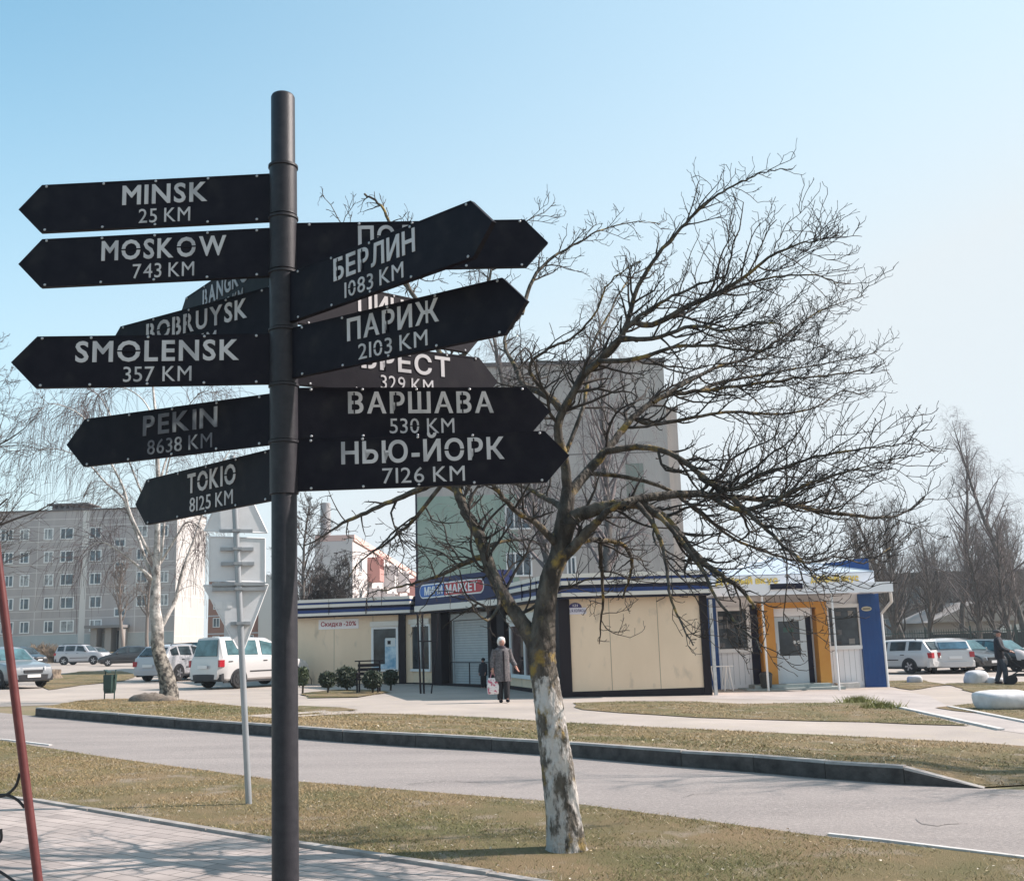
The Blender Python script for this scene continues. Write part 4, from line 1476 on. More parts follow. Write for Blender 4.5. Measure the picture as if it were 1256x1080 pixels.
for P, Rr, cls, r0 in lim:
    seg = np.linalg.norm(np.diff(P, axis=0), axis=1)
    cum = np.concatenate([[0], np.cumsum(seg)])
    T = cum[-1]
    s = .16 * T if T > .8 else .05
    while s < T:
        k = min(len(P) - 2, int(np.searchsorted(cum, s)))
        d = nrm(P[k + 1] - P[k])
        a = nrm(np.cross(d, R_.normal(size=3) * .8 + np.array([0, 1.5 * R_.choice([-1, 1]), 0])))
        ang = R_.uniform(.45, 1.05)
        nd = nrm(d * math.cos(ang) + a * math.sin(ang) + right * .26)
        f = s / T
        L = R_.uniform(.3, 1.1) * (1.05 - .68 * f) * min(1, .5 + r0 / .05) * (.55 if r0 < .036 and cls == 0 else (.72 if cls == 2 else 1))
        if R_.random() < .82:
            twig(P[k], nd, L, max(.0045, min(.015, Rr[k] * .52)), cls, 1)
        else:
            spur(P[k], nd, R_.uniform(.04, .12), .004)
        s += R_.uniform(.034, .095) * (1.45 if cls == 2 else 1) * (1 if r0 > .024 else 1.25)
tw.build('crown', mat('fruit_tree_twig', (.034, .029, .027), .85, (.085, .072, .055), scale=14, lo=.5, hi=.75), apple)

# ------------------------------------------------------------------ other trees and shrubs
def gen_tree(seed, H, r0, spread, first=.2, nb=26, up_ang=(.5, .95), droop=0.0, dens=1.0, stems=1, twig_r=.006, curve=.06, hang=0.0, fork=None):
    """bare tree: trunk path(s) and crown twigs, base at the origin"""
    r = np.random.default_rng(seed)
    tk, cr = Twigs(), Twigs()
    trunks = []
    for s in range(stems):
        a = r.uniform(0, 6.28)
        lean = 0 if stems == 1 else r.uniform(.10, .32)
        d = nrm(np.array([math.cos(a) * lean, math.sin(a) * lean, 1]))
        h = H * (1 if s == 0 else r.uniform(.75, 1))
        q = rwalk(r, np.array([math.cos(a), math.sin(a), 0]) * (0 if stems == 1 else r0 * .8), d, h, h / 14, .05, up * .05)
        R = r0 * (1 - np.linspace(0, 1, len(q))) ** .8 * (1 if stems == 1 else .7) + .01
        R[0] *= 1.25
        tk.path(q, R, 8)
        trunks.append((q, R, h))
    def sub(p, d, L, rad_, lev):
        if lev >= 2 and hang:
            q = rwalk(r, p, d, L, max(.12, L / 7), .12, down * hang)
        else:
            q = rwalk(r, p, d, L, L / 6, .12, up * curve if droop == 0 else up * curve, 0, up * .02 + down * droop)
        R = np.linspace(rad_, max(twig_r * .5, rad_ * .25), len(q))
        cr.path(q, R, 5 if lev == 0 else 3)
        if lev >= 3:
            return
        n = int((7, 6, 4)[lev] * dens)
        for _ in range(n):
            k = r.integers(1, len(q))
            dd = nrm(q[k] - q[k - 1])
            a = nrm(np.cross(dd, r.normal(size=3)))
            ang = r.uniform(.35, .9)
            sub(q[k], dd * math.cos(ang) + a * math.sin(ang), L * r.uniform(.3, .6) * (1.5 if hang and lev >= 1 else 1), max(twig_r, R[k] * .55), lev + 1)
    for q, R, h in trunks:
        for i in range(nb // stems):
            t = first + (1 - first) * ((i + r.random()) / (nb // stems)) * .98
            k = min(len(q) - 2, int(t * (len(q) - 1)))
            f = t * (len(q) - 1) - k
            p = q[k] * (1 - f) + q[k + 1] * f
            a = i * 2.4 + r.uniform(-.5, .5)
            ang = r.uniform(*up_ang)
            d = np.array([math.cos(a) * math.sin(ang), math.sin(a) * math.sin(ang), math.cos(ang)])
            tt = (t - first) / (1 - first)
            L = spread * (1 - .72 * tt) * r.uniform(.7, 1.15)
            sub(p, d, L, max(twig_r * 1.3, R[k] * .5), 0)
    return tk, cr
m_tb = mat('grey_bark', (.075, .065, .06), .92, (.13, .12, .11), scale=4, bump=.5)
m_tt = mat('brown_twigs', (.085, .07, .065), .9, (.06, .05, .045), scale=2)
m_bb = bark_mat('birch_bark', (.62, .59, .56), (.44, .41, .39), 3, (1, 1, 6), bump=.3)
m_bt = mat('birch_twigs', (.11, .085, .085), .9)
m_tt2 = mat('grey_brown_twigs', (.13, .112, .105), .9, (.09, .078, .072), scale=2)
m_bt2 = mat('far_birch_twigs', (.17, .145, .145), .9)
def tree(name, label, loc, tkcr, mt, mc, group=None, rotz=0.0):
    o = thing(name, label, 'tree', loc, rotz, group)
    tkcr[0].build('trunk', mt, o)
    tkcr[1].build('crown', mc, o)
    return o

# ---- the birch on the verge at the left: leaning dark foot, white stem, weeping crown
b0 = gr(207, 859)
bt0 = Vector((b0.x, b0.y, verge_z(b0.x, b0.y) - .03))
birch = thing('birch_tree', 'birch with dark rugged foot and white stem leaning on the verge behind the litter bin', 'tree', bt0)
def PB(pts, d0=0., d1=0.):
    out = []
    for i, p in enumerate(pts):
        q = at(p[0], p[1], b0.y + d0 + (d1 - d0) * i / max(1, len(pts) - 1)) - bt0
        out.append((q.x, q.y, q.z))
    return smooth_path(out, 5)
rb = np.random.default_rng(5)
tk, cr = Twigs(), Twigs()
P = PB([(207, 862), (207, 845), (203, 825), (196, 805), (193, 790), (193, 770), (190, 745), (191, 715), (192, 690), (193, 650), (194, 600), (193, 560), (192, 520), (188, 480), (186, 440)])
R = np.interp(np.linspace(0, 1, len(P)), [0, .08, .2, .35, .5, 1], [.30, .24, .21, .17, .12, .02])
gnarly(tk, P, R, 14, .05, 9)
BL = [(.085, [(194, 775), (205, 755), (215, 735), (224, 700), (235, 670), (245, 640), (256, 610), (268, 580), (280, 555), (300, 530)], 0, 1.2),
      (.06, [(189, 712), (182, 705), (165, 690), (145, 675), (128, 665), (112, 668), (95, 685)], 0, -.8),
      (.06, [(190, 705), (180, 690), (168, 655), (158, 630), (150, 610), (128, 590), (105, 565), (80, 553), (55, 550), (35, 560)], 0, .6),
      (.05, [(191, 690), (178, 668), (160, 630), (152, 600), (140, 575), (125, 545), (110, 520), (90, 503), (60, 495), (45, 510)], 0, -1.2),
      (.05, [(194, 700), (200, 660), (202, 620), (204, 580), (215, 540), (230, 500), (250, 480), (270, 485)], 0, -1.),
      (.04, [(193, 650), (180, 620), (160, 570), (140, 520), (125, 490), (110, 480), (100, 500)], 0, 1.5),
      (.04, [(194, 600), (205, 560), (225, 520), (260, 500), (290, 510)], 0, 1.5),
      (.03, [(192, 520), (175, 490), (150, 475), (125, 480), (112, 505)], 0, .8),
      (.04, [(197, 690), (215, 660), (230, 640), (250, 650), (262, 670)], 0, -.6)]
for r0, pts, d0, d1 in BL:
    q = PB(pts, d0, d1)
    Rr = .008 + (r0 - .008) * (1 - np.linspace(0, 1, len(q))) ** 1.1
    tk.path(q, Rr, 6)
    n = len(q)
    for k in range(int(n * .25), n):
        for _ in range(2 if k > n * .4 else 1):
            d = nrm(q[min(k + 1, n - 1)] - q[k - 1])
            a = nrm(np.cross(d, rb.normal(size=3)))
            nd = d * .6 + a * .8 + up * .1
            L = rb.uniform(.4, 1.1)
            s = rwalk(rb, q[k], nd, L, .12, .14, down * .06)
            cr.path(s, np.linspace(.008, .005, len(s)), 3)
            for _ in range(4):
                m = rb.integers(1, len(s))
                s2 = rwalk(rb, s[m], nrm(s[m] - s[m - 1]) + rb.normal(size=3) * .5, rb.uniform(.5, 1.7), .14, .08, down * .36)
                cr.path(s2, np.linspace(.0045, .0035, len(s2)), 3)
m_bb2 = bark_mat('birch_stem_bark', (.60, .57, .54), (.12, .11, .10), 5, (1, 1, .8), bump=.6)
# rugged dark bark on the lower trunk (real bark, up to about 2 m)
t = m_bb2.node_tree
b = t.nodes['Principled BSDF']
tc = [n for n in t.nodes if n.type == 'TEX_COORD'][0]
sx = t.nodes.new('ShaderNodeSeparateXYZ')
t.links.new(tc.outputs['Object'], sx.inputs[0])
mr = t.nodes.new('ShaderNodeMapRange')
mr.inputs[1].default_value = 1.5
mr.inputs[2].default_value = 2.6
mr.inputs[3].default_value = 1
mr.inputs[4].default_value = 0
t.links.new(sx.outputs['Z'], mr.inputs[0])
n = t.nodes.new('ShaderNodeTexNoise')
n.inputs['Scale'].default_value = 9
n.inputs['Detail'].default_value = 6
t.links.new(tc.outputs['Object'], n.inputs['Vector'])
rp_ = t.nodes.new('ShaderNodeValToRGB')
rp_.color_ramp.elements[0].position, rp_.color_ramp.elements[1].position = .42, .6
rp_.color_ramp.elements[0].color, rp_.color_ramp.elements[1].color = (.05, .045, .04, 1), (.27, .245, .21, 1)
t.links.new(n.outputs['Fac'], rp_.inputs['Fac'])
mx = t.nodes.new('ShaderNodeMix')
mx.data_type = 'RGBA'
t.links.new(mr.outputs[0], mx.inputs[0])
t.links.new(b.inputs['Base Color'].links[0].from_socket, mx.inputs[6])
t.links.new(rp_.outputs['Color'], mx.inputs[7])
t.links.new(mx.outputs[2], b.inputs['Base Color'])
tk.build('trunk', m_bb2, birch)
cr.build('crown', m_bt, birch)

# ---- right-hand row of bare trees: prototypes, then copies
def top_h(u, vb, vt, Y):
    return at(u, vt, Y).z - gz(at(u, vb, Y).x)
protoA = tree('bare_tree', 'bare brown tree with thick trunk just right of the kiosk parapet', (0, 0, 0), gen_tree(3, 11, .22, 4.2, .16, 30, (.3, .7), twig_r=.007, dens=.92, curve=.10), m_tb, m_tt2, 'bare trees behind the parked cars')
protoB = tree('bare_tree', 'bare brown tree', (0, 0, 0), gen_tree(8, 10, .28, 4.6, .22, 26, (.35, .8), twig_r=.007, dens=.95, curve=.08, stems=2), m_tb, m_tt2, 'bare trees behind the parked cars')
protoC = tree('tall_birch', 'tall slender birch with fine drooping twigs towering over the white hatchback', (0, 0, 0), gen_tree(14, 16, .2, 3.8, .22, 34, (.35, .7), twig_r=.0045, dens=.85, curve=.05, hang=.25), m_tb, m_bt2, 'tall birches behind the parked cars')
# (u, Y, top v, prototype, turn, label)
ROW = [(1097, 70, 622, 0, .3, 'bare brown tree nearest the kiosk, partly behind its blue parapet'),
       (1118, 74, 598, 1, 1.1, 'twin stemmed bare tree over the white estate car'),
       (1140, 80, 640, 0, 2.2, 'slim bare tree between the twin stemmed tree and the tall birch'),
       (1183, 72, 520, 2, 0, 'tall slender birch with fine drooping twigs towering over the white hatchback'),
       (1197, 66, 640, 1, 2.7, 'bare tree with thick dark trunk behind the dark car'),
       (1222, 78, 655, 0, 4.0, 'bare tree with forking limbs behind the man with the pram'),
       (1258, 70, 495, 2, 2.0, 'tall birch cut off by the right border of the photo'),
       (1240, 64, 640, 0, 5.2, 'leaning bare tree beside the garage roof'),
       (1165, 92, 650, 1, 4.1, 'thin bare tree far back behind the railing fence'),
       (1275, 76, 620, 1, .6, 'bare tree at the far right border'),
       (1060, 105, 640, 0, 3.1, 'faint far tree just above the kiosk awning'),
       (985, 120, 640, 2, 1.0, 'faint distant birch seen through the fruit tree above the kiosk'),
       (1085, 95, 665, 1, 2.0, 'bare brown tree in the thicket behind the parked cars'),
       (1108, 90, 650, 0, 5.0, 'bare brown tree in the thicket behind the parked cars'),
       (1130, 96, 668, 1, 3.4, 'bare brown tree in the thicket behind the parked cars'),
       (1152, 88, 660, 0, 1.6, 'bare brown tree in the thicket behind the parked cars'),
       (1176, 95, 655, 1, .2, 'bare brown tree in the thicket behind the parked cars'),
       (1210, 92, 640, 0, 2.9, 'bare brown tree in the thicket behind the parked cars'),
       (1232, 97, 650, 1, 5.5, 'bare brown tree in the thicket behind the parked cars'),
       (1252, 90, 640, 0, 3.9, 'bare brown tree in the thicket behind the parked cars'),
       (748, 46, 318, 2, .8, 'tall pale birch standing between the shop and the concrete block, behind the fruit tree'),
       (690, 50, 335, 2, 2.9, 'second tall birch between the shop and the concrete block, left of its twin')]
PH = {0: 11.0, 1: 10.0, 2: 16.0}
PR = [protoA, protoB, protoC]
used = set()
for u, Y, vt, k, rot, lab in ROW:
    x = at(u, 780, Y).x
    h = top_h(u, 785, vt, Y)
    o = PR[k] if k not in used else copy_tree(PR[k])
    used.add(k)
    o.location = (x, Y, gz(x) - .05)
    s = h / PH[k] / 1.02
    o.scale = (s, s, s)
    o.rotation_euler = (0, 0, rot)
    o['label'] = lab
    o['group'] = 'thicket of bare trees behind the cars' if 'thicket' in lab else 'tall birches behind the shops and cars' if k == 2 else 'bare trees behind the parked cars'
o = copy_tree(protoB)
o.location = (13.2, 13.4, gz(13.2))
o.scale = (.85, .85, .85)
o['label'] = 'bare tree standing by the road just outside the right border, seen only by its shadow'
o['group'] = 'bare trees behind the parked cars'
# ---- left: a tree out of frame whose branches reach in, small trees by the grey block
x = at(-118, 800, 24).x
o = tree('bare_tree', 'bare tree whose thin branches reach in at the left border', (x, 24, gz(x)), gen_tree(31, 8.3, .16, 3.6, .2, 26, (.6, 1.15), twig_r=.005, dens=1.0, curve=.05), m_tb, m_tt)
for i, (u, Y, vt, lab) in enumerate([(152, 98, 690, 'small bare tree at the entrance canopy of the grey block'), (182, 97, 700, 'small bare tree right of the entrance, beside the birch stem')]):
    x = at(u, 800, Y).x
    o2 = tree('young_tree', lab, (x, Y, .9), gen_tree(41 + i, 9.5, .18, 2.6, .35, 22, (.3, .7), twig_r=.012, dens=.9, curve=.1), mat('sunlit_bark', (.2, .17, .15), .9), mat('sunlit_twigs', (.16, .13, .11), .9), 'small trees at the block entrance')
x = at(404, 760, 56).x
tree('bare_bush', 'dense dark multi stemmed bush rising above the left wing of the shop', (x, 56, gz(x)), gen_tree(51, 5.7, .12, 2.3, .12, 84, (.4, 1.2), twig_r=.010, dens=1.15, curve=.05, stems=7), m_tb, mat('dark_twigs', (.045, .038, .036), .9))
x = at(375, 760, 50).x
tree('bare_tree', 'slim bare tree just right of the signpost pole, behind the shop wing', (x, 50, gz(x)), gen_tree(55, 8.6, .13, 2.6, .25, 24, (.4, .9), twig_r=.009, dens=.9, curve=.06), m_tb, m_tt)
for i, (u, Y, w, h, lab) in enumerate([(50, 102.5, 2.2, 1.35, 'brown leafless hedge bush behind the black hatchback'), (68, 102, 2.0, 1.3, 'brown leafless hedge bush left of the silver off-roader')]):
    p = at(u, 800, Y)
    tree('hedge_bush', lab, (p.x, Y, gz(p.x) - .1), gen_tree(61 + i, h, .05, w * .62, .05, 90, (.5, 1.3), twig_r=.016, dens=1.0, curve=.04, stems=9), m_tt, mat('hedge_twigs', (.20, .155, .11), .9), 'hedge bushes before the grey block')

# ---- clipped evergreen balls in front of the shop
def leaf_ball(name, label, loc, rx, rz, zc, stem_h, m, seed, n=2600, size=.05):
    r = np.random.default_rng(seed)
    o = thing(name, label, 'shrub', loc, 0, 'clipped shrubs in front of the shop wing')
    mb = MB()
    mb.tube([(0, 0, -.05), (.02, 0, stem_h * .6), (0, .01, zc)], [.035, .03, .025], 7)
    for _ in range(6):
        d = nrm(r.normal(size=3) + up * .6)
        mb.tube([(0, 0, zc - rz * .6), tuple(np.array([0, 0, zc - rz * .4]) + d * rx * .6)], [.018, .008], 4)
    mb.build('stem', mat('shrub_stem', (.05, .04, .03), .9), o)
    d = r.normal(size=(n, 3))
    d /= np.linalg.norm(d, axis=1, keepdims=True)
    lump = 1 + .08 * np.sin(d[:, 0] * 5 + seed) * np.sin(d[:, 1] * 6) + .06 * np.sin(d[:, 2] * 9 + 2)
    rr_ = (r.random(n) ** .28) * lump * r.uniform(.9, 1.08, n)
    c = d * rr_[:, None] * np.array([rx, rx, rz]) + np.array([0, 0, zc])
    a = r.normal(size=(n, 3))
    a /= np.linalg.norm(a, axis=1, keepdims=True)
    bb_ = np.cross(a, r.normal(size=(n, 3)))
    bb_ /= np.linalg.norm(bb_, axis=1, keepdims=True)
    sz = size * r.uniform(.6, 1.3, (n, 1))
    V = np.stack([c - a * sz, c + bb_ * sz * .45, c + a * sz, c - bb_ * sz * .45], 1).reshape(-1, 3)
    me = bpy.data.meshes.new('foliage')
    me.from_pydata(V.tolist(), [], np.arange(n * 4).reshape(-1, 4).tolist())
    me.materials.append(m)
    f = bpy.data.objects.new('foliage', me)
    COL.objects.link(f)
    f.parent = o
    return o
m_leaf = mat('evergreen_leaf', (.022, .034, .02), .6, (.04, .058, .03), scale=5)
m_leaf2 = mat('juniper_leaf', (.06, .085, .045), .6, (.09, .115, .06), scale=5)
for i, (u, vb, vc, hw_, hh_, lab) in enumerate([(371, 851, 829, 7, 11, 'loose green juniper shrub half hidden by the signpost pole'), (402, 850, 833, 10, 9.5, 'clipped ball shrub, second from the signpost, on a thin stem'),
        (425.5, 847, 830, 14, 13, 'largest clipped ball shrub of the group before the shop wing'), (457, 850, 833, 12, 11, 'clipped ball shrub beside the bench'), (479, 846, 830, 9.5, 9, 'small clipped ball shrub under the poster window')]):
    p = gr(u, vb)
    k = p.y / 1300
    zc = at(u, vc, p.y).z - p.z
    leaf_ball('clipped_shrub' if i else 'juniper_shrub', lab, p, hw_ * k, hh_ * k, zc, zc, m_leaf if i else m_leaf2, 70 + i)
# low dry tufts on the patch
for u, v, lab in ((1052, 861, 'yellow green tuft of plants on the dry patch before the kiosk'), (1080, 868, 'smaller green tuft right of the larger one on the dry patch')):
    p = gr(u, v)
    r = np.random.default_rng(int(u))
    V, F = [], []
    for k in range(420):
        a, q = r.uniform(0, 6.28), abs(r.normal(0, .17))
        x, y = math.cos(a) * q * 1.6, math.sin(a) * q
        h, b_ = r.uniform(.06, .2), r.uniform(0, 6.28)
        V += [(x - .012, y, 0), (x + .012, y, 0), (x + math.cos(b_) * h * .8, y + math.sin(b_) * h * .8, h)]
        F.append((3 * k, 3 * k + 1, 3 * k + 2))
    mb = MB()
    mb.add(V, F)
    tag(mb.build('plant_tuft', mat('tuft_leaf', (.24, .22, .07), .7, (.15, .17, .05), scale=8), loc=p), lab, 'plant')

# ------------------------------------------------------------------ cars
m_tyre = mat('tyre', (.018, .018, .02), .8)
m_rim = mat('alloy_rim', (.45, .45, .47), .35, metal=.7)
m_trim = mat('black_trim', (.022, .023, .026), .6)
m_lamp = mat('red_lamp', (.35, .015, .025), .25, spec=.6)
m_lampw = mat('clear_lamp', (.62, .63, .65), .15, spec=.8)
m_plate = mat('number_plate', (.68, .67, .66), .5)
g_car = glass('car_glass', (.016, .024, .028), .03)
g_cyan = glass('tinted_glass', (.035, .075, .085), .04)
def paint(name, col):
    return mat(name, col, .32, coat=.8, spec=.5)
KINDS = {
 # length, width, wheel radius, front/rear axle x, body stations (x, belt or bonnet z), cabin stations (x, roof z); windows
 'hatch': dict(L=3.9, W=1.68, wr=.3, ax=(1.22, -1.24), low=[(1.95, .50), (1.9, .62), (1.7, .72), (1.0, .90), (-.2, .93), (-1.5, .97), (-1.9, .95), (-1.95, .6)], cab=[(1.0, .90), (.35, 1.38), (0, 1.47), (-1.0, 1.46), (-1.55, 1.38), (-1.88, .96)], side=[(.62, -.15), (-.25, -1.2)]),
 'estate': dict(L=4.6, W=1.7, wr=.31, ax=(1.38, -1.25), low=[(2.3, .48), (2.25, .64), (2.1, .72), (.95, .86), (-.2, .90), (-1.9, .93), (-2.25, .92), (-2.3, .58)], cab=[(.95, .86), (.3, 1.36), (0, 1.42), (-1.2, 1.43), (-1.85, 1.40), (-2.22, .93)], side=[(.6, -.2), (-.3, -1.1), (-1.2, -1.85)]),
 'offroad': dict(L=4.3, W=1.74, wr=.35, ax=(1.35, -1.2), low=[(2.15, .6), (2.1, .8), (1.95, .95), (.95, 1.05), (-.2, 1.08), (-1.8, 1.1), (-2.05, 1.08), (-2.1, .7)], cab=[(.95, 1.05), (.45, 1.58), (.2, 1.66), (-1.3, 1.68), (-1.85, 1.64), (-2.03, 1.1)], side=[(.68, -.2), (-.3, -1.15), (-1.25, -1.85)]),
 'crossover': dict(L=4.55, W=1.75, wr=.34, ax=(1.35, -1.28), low=[(2.27, .55), (2.2, .75), (2.0, .86), (1.0, 1.0), (-.2, 1.02), (-1.8, 1.06), (-2.2, 1.02), (-2.27, .66)], cab=[(1.0, 1.0), (.35, 1.5), (0, 1.58), (-1.1, 1.58), (-1.65, 1.52), (-2.12, 1.04)], side=[(.65, -.2), (-.3, -1.15), (-1.22, -1.75)]),
 'van': dict(L=4.4, W=1.8, wr=.32, ax=(1.36, -1.32), low=[(2.2, .52), (2.15, .74), (1.95, .86), (1.15, 1.04), (0, 1.07), (-1.8, 1.08), (-2.14, 1.07), (-2.2, .62)], cab=[(1.15, 1.04), (.5, 1.62), (.15, 1.78), (-1.3, 1.83), (-2.0, 1.81), (-2.12, 1.08)], side=[(.78, -.25), (-.35, -1.85)]),
 'mpv': dict(L=4.5, W=1.8, wr=.32, ax=(1.4, -1.35), low=[(2.25, .52), (2.2, .72), (2.05, .82), (1.3, 1.0), (0, 1.05), (-1.8, 1.06), (-2.2, 1.04), (-2.25, .62)], cab=[(1.3, 1.0), (.5, 1.55), (.1, 1.68), (-1.2, 1.7), (-1.9, 1.66), (-2.18, 1.06)], side=[(.8, -.2), (-.3, -1.15), (-1.25, -1.9)]),
}
def make_car(kind_, label, cat, pos, heading, col, group, rear_lamps='low', glass_=None, rails=False, plate_rear=True, dark_bumper=False, rims=True, name='parked_car'):
    k = KINDS[kind_]
    gl = glass_ or g_car
    root = thing(name, label, cat, pos, heading, group)
    low, cab = k['low'], k['cab']
    lx = [p[0] for p in low][::-1]
    lz = [p[1] for p in low][::-1]
    cx = [p[0] for p in cab][::-1]
    cz = [p[1] for p in cab][::-1]
    hw = k['W'] / 2
    xf, xr = low[0][0], low[-1][0]
    def wid(x):
        e = min((xf - x) / .55, (x - xr) / .45)
        e = max(0, min(1, e))
        return hw * (.86 + .14 * math.sin(e * math.pi / 2))
    def belt(x):
        return float(np.interp(x, lx, lz))
    def roof(x):
        return float(np.interp(x, cx, cz)) if cx[0] <= x <= cx[-1] else belt(x)
    def rw(x):
        zr, zb = roof(x), belt(x)
        return wid(x) * (.93 - .22 * min(1, max(0, (zr - zb)) / .55))
    xs = sorted(set([round(v_, 3) for v_ in list(np.linspace(xr, xf, 26)) + lx + cx]))
    rings = []
    for x in xs:
        w, zb, zr = wid(x), belt(x), max(roof(x), belt(x) + .015)
        zlo = .24 + .1 * max(0, 1 - min(abs(x - xf), abs(x - xr)) / .3)
        q = rw(x)
        half = [(0, zlo), (w * .9, zlo), (w * .985, zlo + .1), (w, (zlo + zb) * .52), (w * .985, zb * .93), (w * .95, zb), (q, zr - min(.05, (zr - zb) * .4)), (q * .86, zr - .008 if zr > zb + .1 else zr), (0, zr + (.018 if zr > zb + .1 else .01))]
        rings.append([(x, -y, z) for y, z in half] + [(x, y, z) for y, z in half[-2:0:-1]])
    body = MB()
    body.loft(rings)
    bo = body.build('body', col, root, smooth=32)
    # sill and bumpers
    tr = MB()
    for s in (-1, 1):
        tr.box(xr + .25, xf - .3, s * (hw * .9) - .03, s * (hw * .9) + .03, .2, .3)
        tr.box(k['ax'][1] + .5, k['ax'][0] - .5, s * (hw + .002) - .008, s * (hw + .002) + .008, .56, .60)
    tr.build('sill', m_trim, root)
    for xe, s in ((xf, 1), (xr, -1)):
        bm = MB()
        n_ = 9
        ring = []
        for t in np.linspace(-1, 1, n_):
            yy = t * hw * .97
            xx = xe - s * (.16 * abs(t) ** 3)
            ring.append([(xx + s * .05, yy, .28), (xx + s * .06, yy, .5), (xx - s * .05, yy, .54), (xx - s * .08, yy, .26)])
        bm.loft(ring)
        bm.build('bumper', m_trim if dark_bumper else col, root, smooth=50)
    # glazing
    def pane(pts, name_='window'):
        c = sum((Vector(p) for p in pts), Vector()) / 4
        nn = (Vector(pts[1]) - Vector(pts[0])).cross(Vector(pts[3]) - Vector(pts[0])).normalized()
        if nn.dot(c - Vector((0, 0, .8))) < 0:
            nn = -nn
        q = [c + (Vector(p) - c) * .9 + nn * .022 for p in pts]
        q2 = [c + (Vector(p) - c) * .94 + nn * .002 for p in pts]
        m_ = MB()
        m_.loft([q2, q], cap=False)
        m_.add(q, [(0, 1, 2, 3)])
        m_.build(name_, gl, root)
    for x0, x1 in k['side']:
        for s in (-1, 1):
            P_ = []
            for x, t in ((x0, .1), (x1, .1), (x1, .95), (x0, .95)):
                if t > .5 and x == k['side'][0][0]:
                    x = x - .34
                yb, zb = wid(x) * .95, belt(x)
                yr, zr = rw(x), roof(x) - .05
                P_.append((x, s * (yb + (yr - yb) * t), zb + (zr - zb) * t))
            pane(P_)
    xa, xb = cab[0][0], cab[1][0]
    pane([(xa - .05, -.8 * wid(xa), belt(xa) + .05), (xa - .05, .8 * wid(xa), belt(xa) + .05), (xb, .9 * rw(xb), roof(xb)), (xb, -.9 * rw(xb), roof(xb))], 'windscreen')
    xa, xb = cab[-1][0], cab[-2][0]
    pane([(xa - .01, -.86 * wid(xa), belt(xa) + .06), (xa - .01, .86 * wid(xa), belt(xa) + .06), (xb - .03, .98 * rw(xb), roof(xb) - .06), (xb - .03, -.98 * rw(xb), roof(xb) - .06)], 'rear_window')
    # wheels with rims, dark arches
    for x in k['ax']:
        for s in (-1, 1):
            ac = MB()
            r_ = k['wr'] * 1.17
            ac.prism([(x + r_ * math.cos(t), k['wr'] + r_ * math.sin(t)) for t in np.linspace(-.35, math.pi + .35, 18)], s * (hw * .90), s * (hw * 1.004))
            ac.build('wheel_arch', m_trim, root)
            wh = MB()
            prof = [(k['wr'] * .62, -.09), (k['wr'] * .93, -.1), (k['wr'], -.07), (k['wr'], .07), (k['wr'] * .93, .1), (k['wr'] * .62, .09)]
            wh.M = Matrix.Translation((x, s * (hw * .92), k['wr'])) @ Matrix.Rotation(math.pi / 2, 4, 'X')
            wh.lathe(prof, 22)
            wo = wh.build('wheel', m_tyre, root, smooth=40)
            rm = MB()
            rm.M = Matrix.Translation((x, s * (hw * .92 + .092), k['wr']))
            R0_ = k['wr'] * .6
            rm.prism([(R0_ * math.cos(t), R0_ * math.sin(t)) for t in np.linspace(0, 2 * math.pi, 23)[:-1]], -.01, .008)
            for j in range(5):
                a = j * 1.2566
                rm.M = Matrix.Translation((x, s * (hw * .92 + .1), k['wr'])) @ Matrix.Rotation(-a, 4, 'Y')
                rm.box(.03, R0_ * .95, -.012, .012, -.03, .03, 1)
            rm.build('rim', [m_trim if True else m_rim, m_rim if rims else m_trim], wo)
    # lamps, plates, mirrors, grille
    def nose(z, y, f=1):
        x = xf if f > 0 else xr
        return x
    for s in (-1, 1):
        hl = MB()
        zt = belt(xf - .1)
        hl.loft([[(xf - .02 - .3 * e, s * hw * (.5 + .38 * e), zt - .14), (xf + .012 - .3 * e, s * hw * (.5 + .38 * e), zt - .12), (xf - .02 - .3 * e, s * hw * (.5 + .38 * e), zt + .03)] for e in (0, .35, .7, 1)])
        hl.build('headlight', m_lampw, root)
        tl = MB()
        if rear_lamps == 'low':
            zb = belt(xr + .05)
            tl.box(xr - .012, xr + .2, s * hw * .70, s * hw * .935, zb - .27, zb - .05)
        else:
            zb = belt(xr + .1)
            tl.box(xr + .02, xr + .24, s * hw * .86, s * hw * .975, zb - .3, zb - .06)
        tl.build('tail_light', m_lamp, root)
        mi = MB()
        xm = k['side'][0][0] - .02
        mi.ell((xm, s * (hw + .06), belt(xm) + .07), .07, .11, .075, 10, 6)
        mi.build('mirror', m_trim if dark_bumper else col, root, smooth=60)
        for j, (x0, x1) in enumerate(k['side'][:2]):
            h_ = MB()
            h_.box(x1 + .06, x1 + .24, s * (hw * .985) - .02, s * (hw * .985) + .02, belt(x1) - .14, belt(x1) - .11)
            h_.build('door_handle', m_trim, root)
    zp = .62 if kind_ in ('hatch', 'estate', 'crossover') else .72
    pl_ = MB()
    pl_.box(xr - .07, xr - .055, -.26, .26, zp, zp + .115)
    pl_.build('number_plate', m_plate, root)
    pl_ = MB()
    pl_.box(xf + .062, xf + .075, -.26, .26, .4, .51)
    pl_.build('number_plate', m_plate, root)
    gr_ = MB()
    gr_.box(xf - .06, xf + .02, -hw * .42, hw * .42, belt(xf) + .02, belt(xf) + .13)
    gr_.build('grille', m_trim, root)
    if rails:
        rl = MB()
        for s in (-1, 1):
            ys = s * rw(-.4) * .9
            rl.tube([(.1, ys, roof(.1) - .0), (0, ys, roof(0) + .05), (-1.4, ys, roof(-1.4) + .05), (-1.5, ys, roof(-1.5))], .022, 6)
        rl.build('roof_rail', m_trim, root)
    return root
GC = 'cars parked in the yard'
GD = 'cars parked beyond the kiosk'
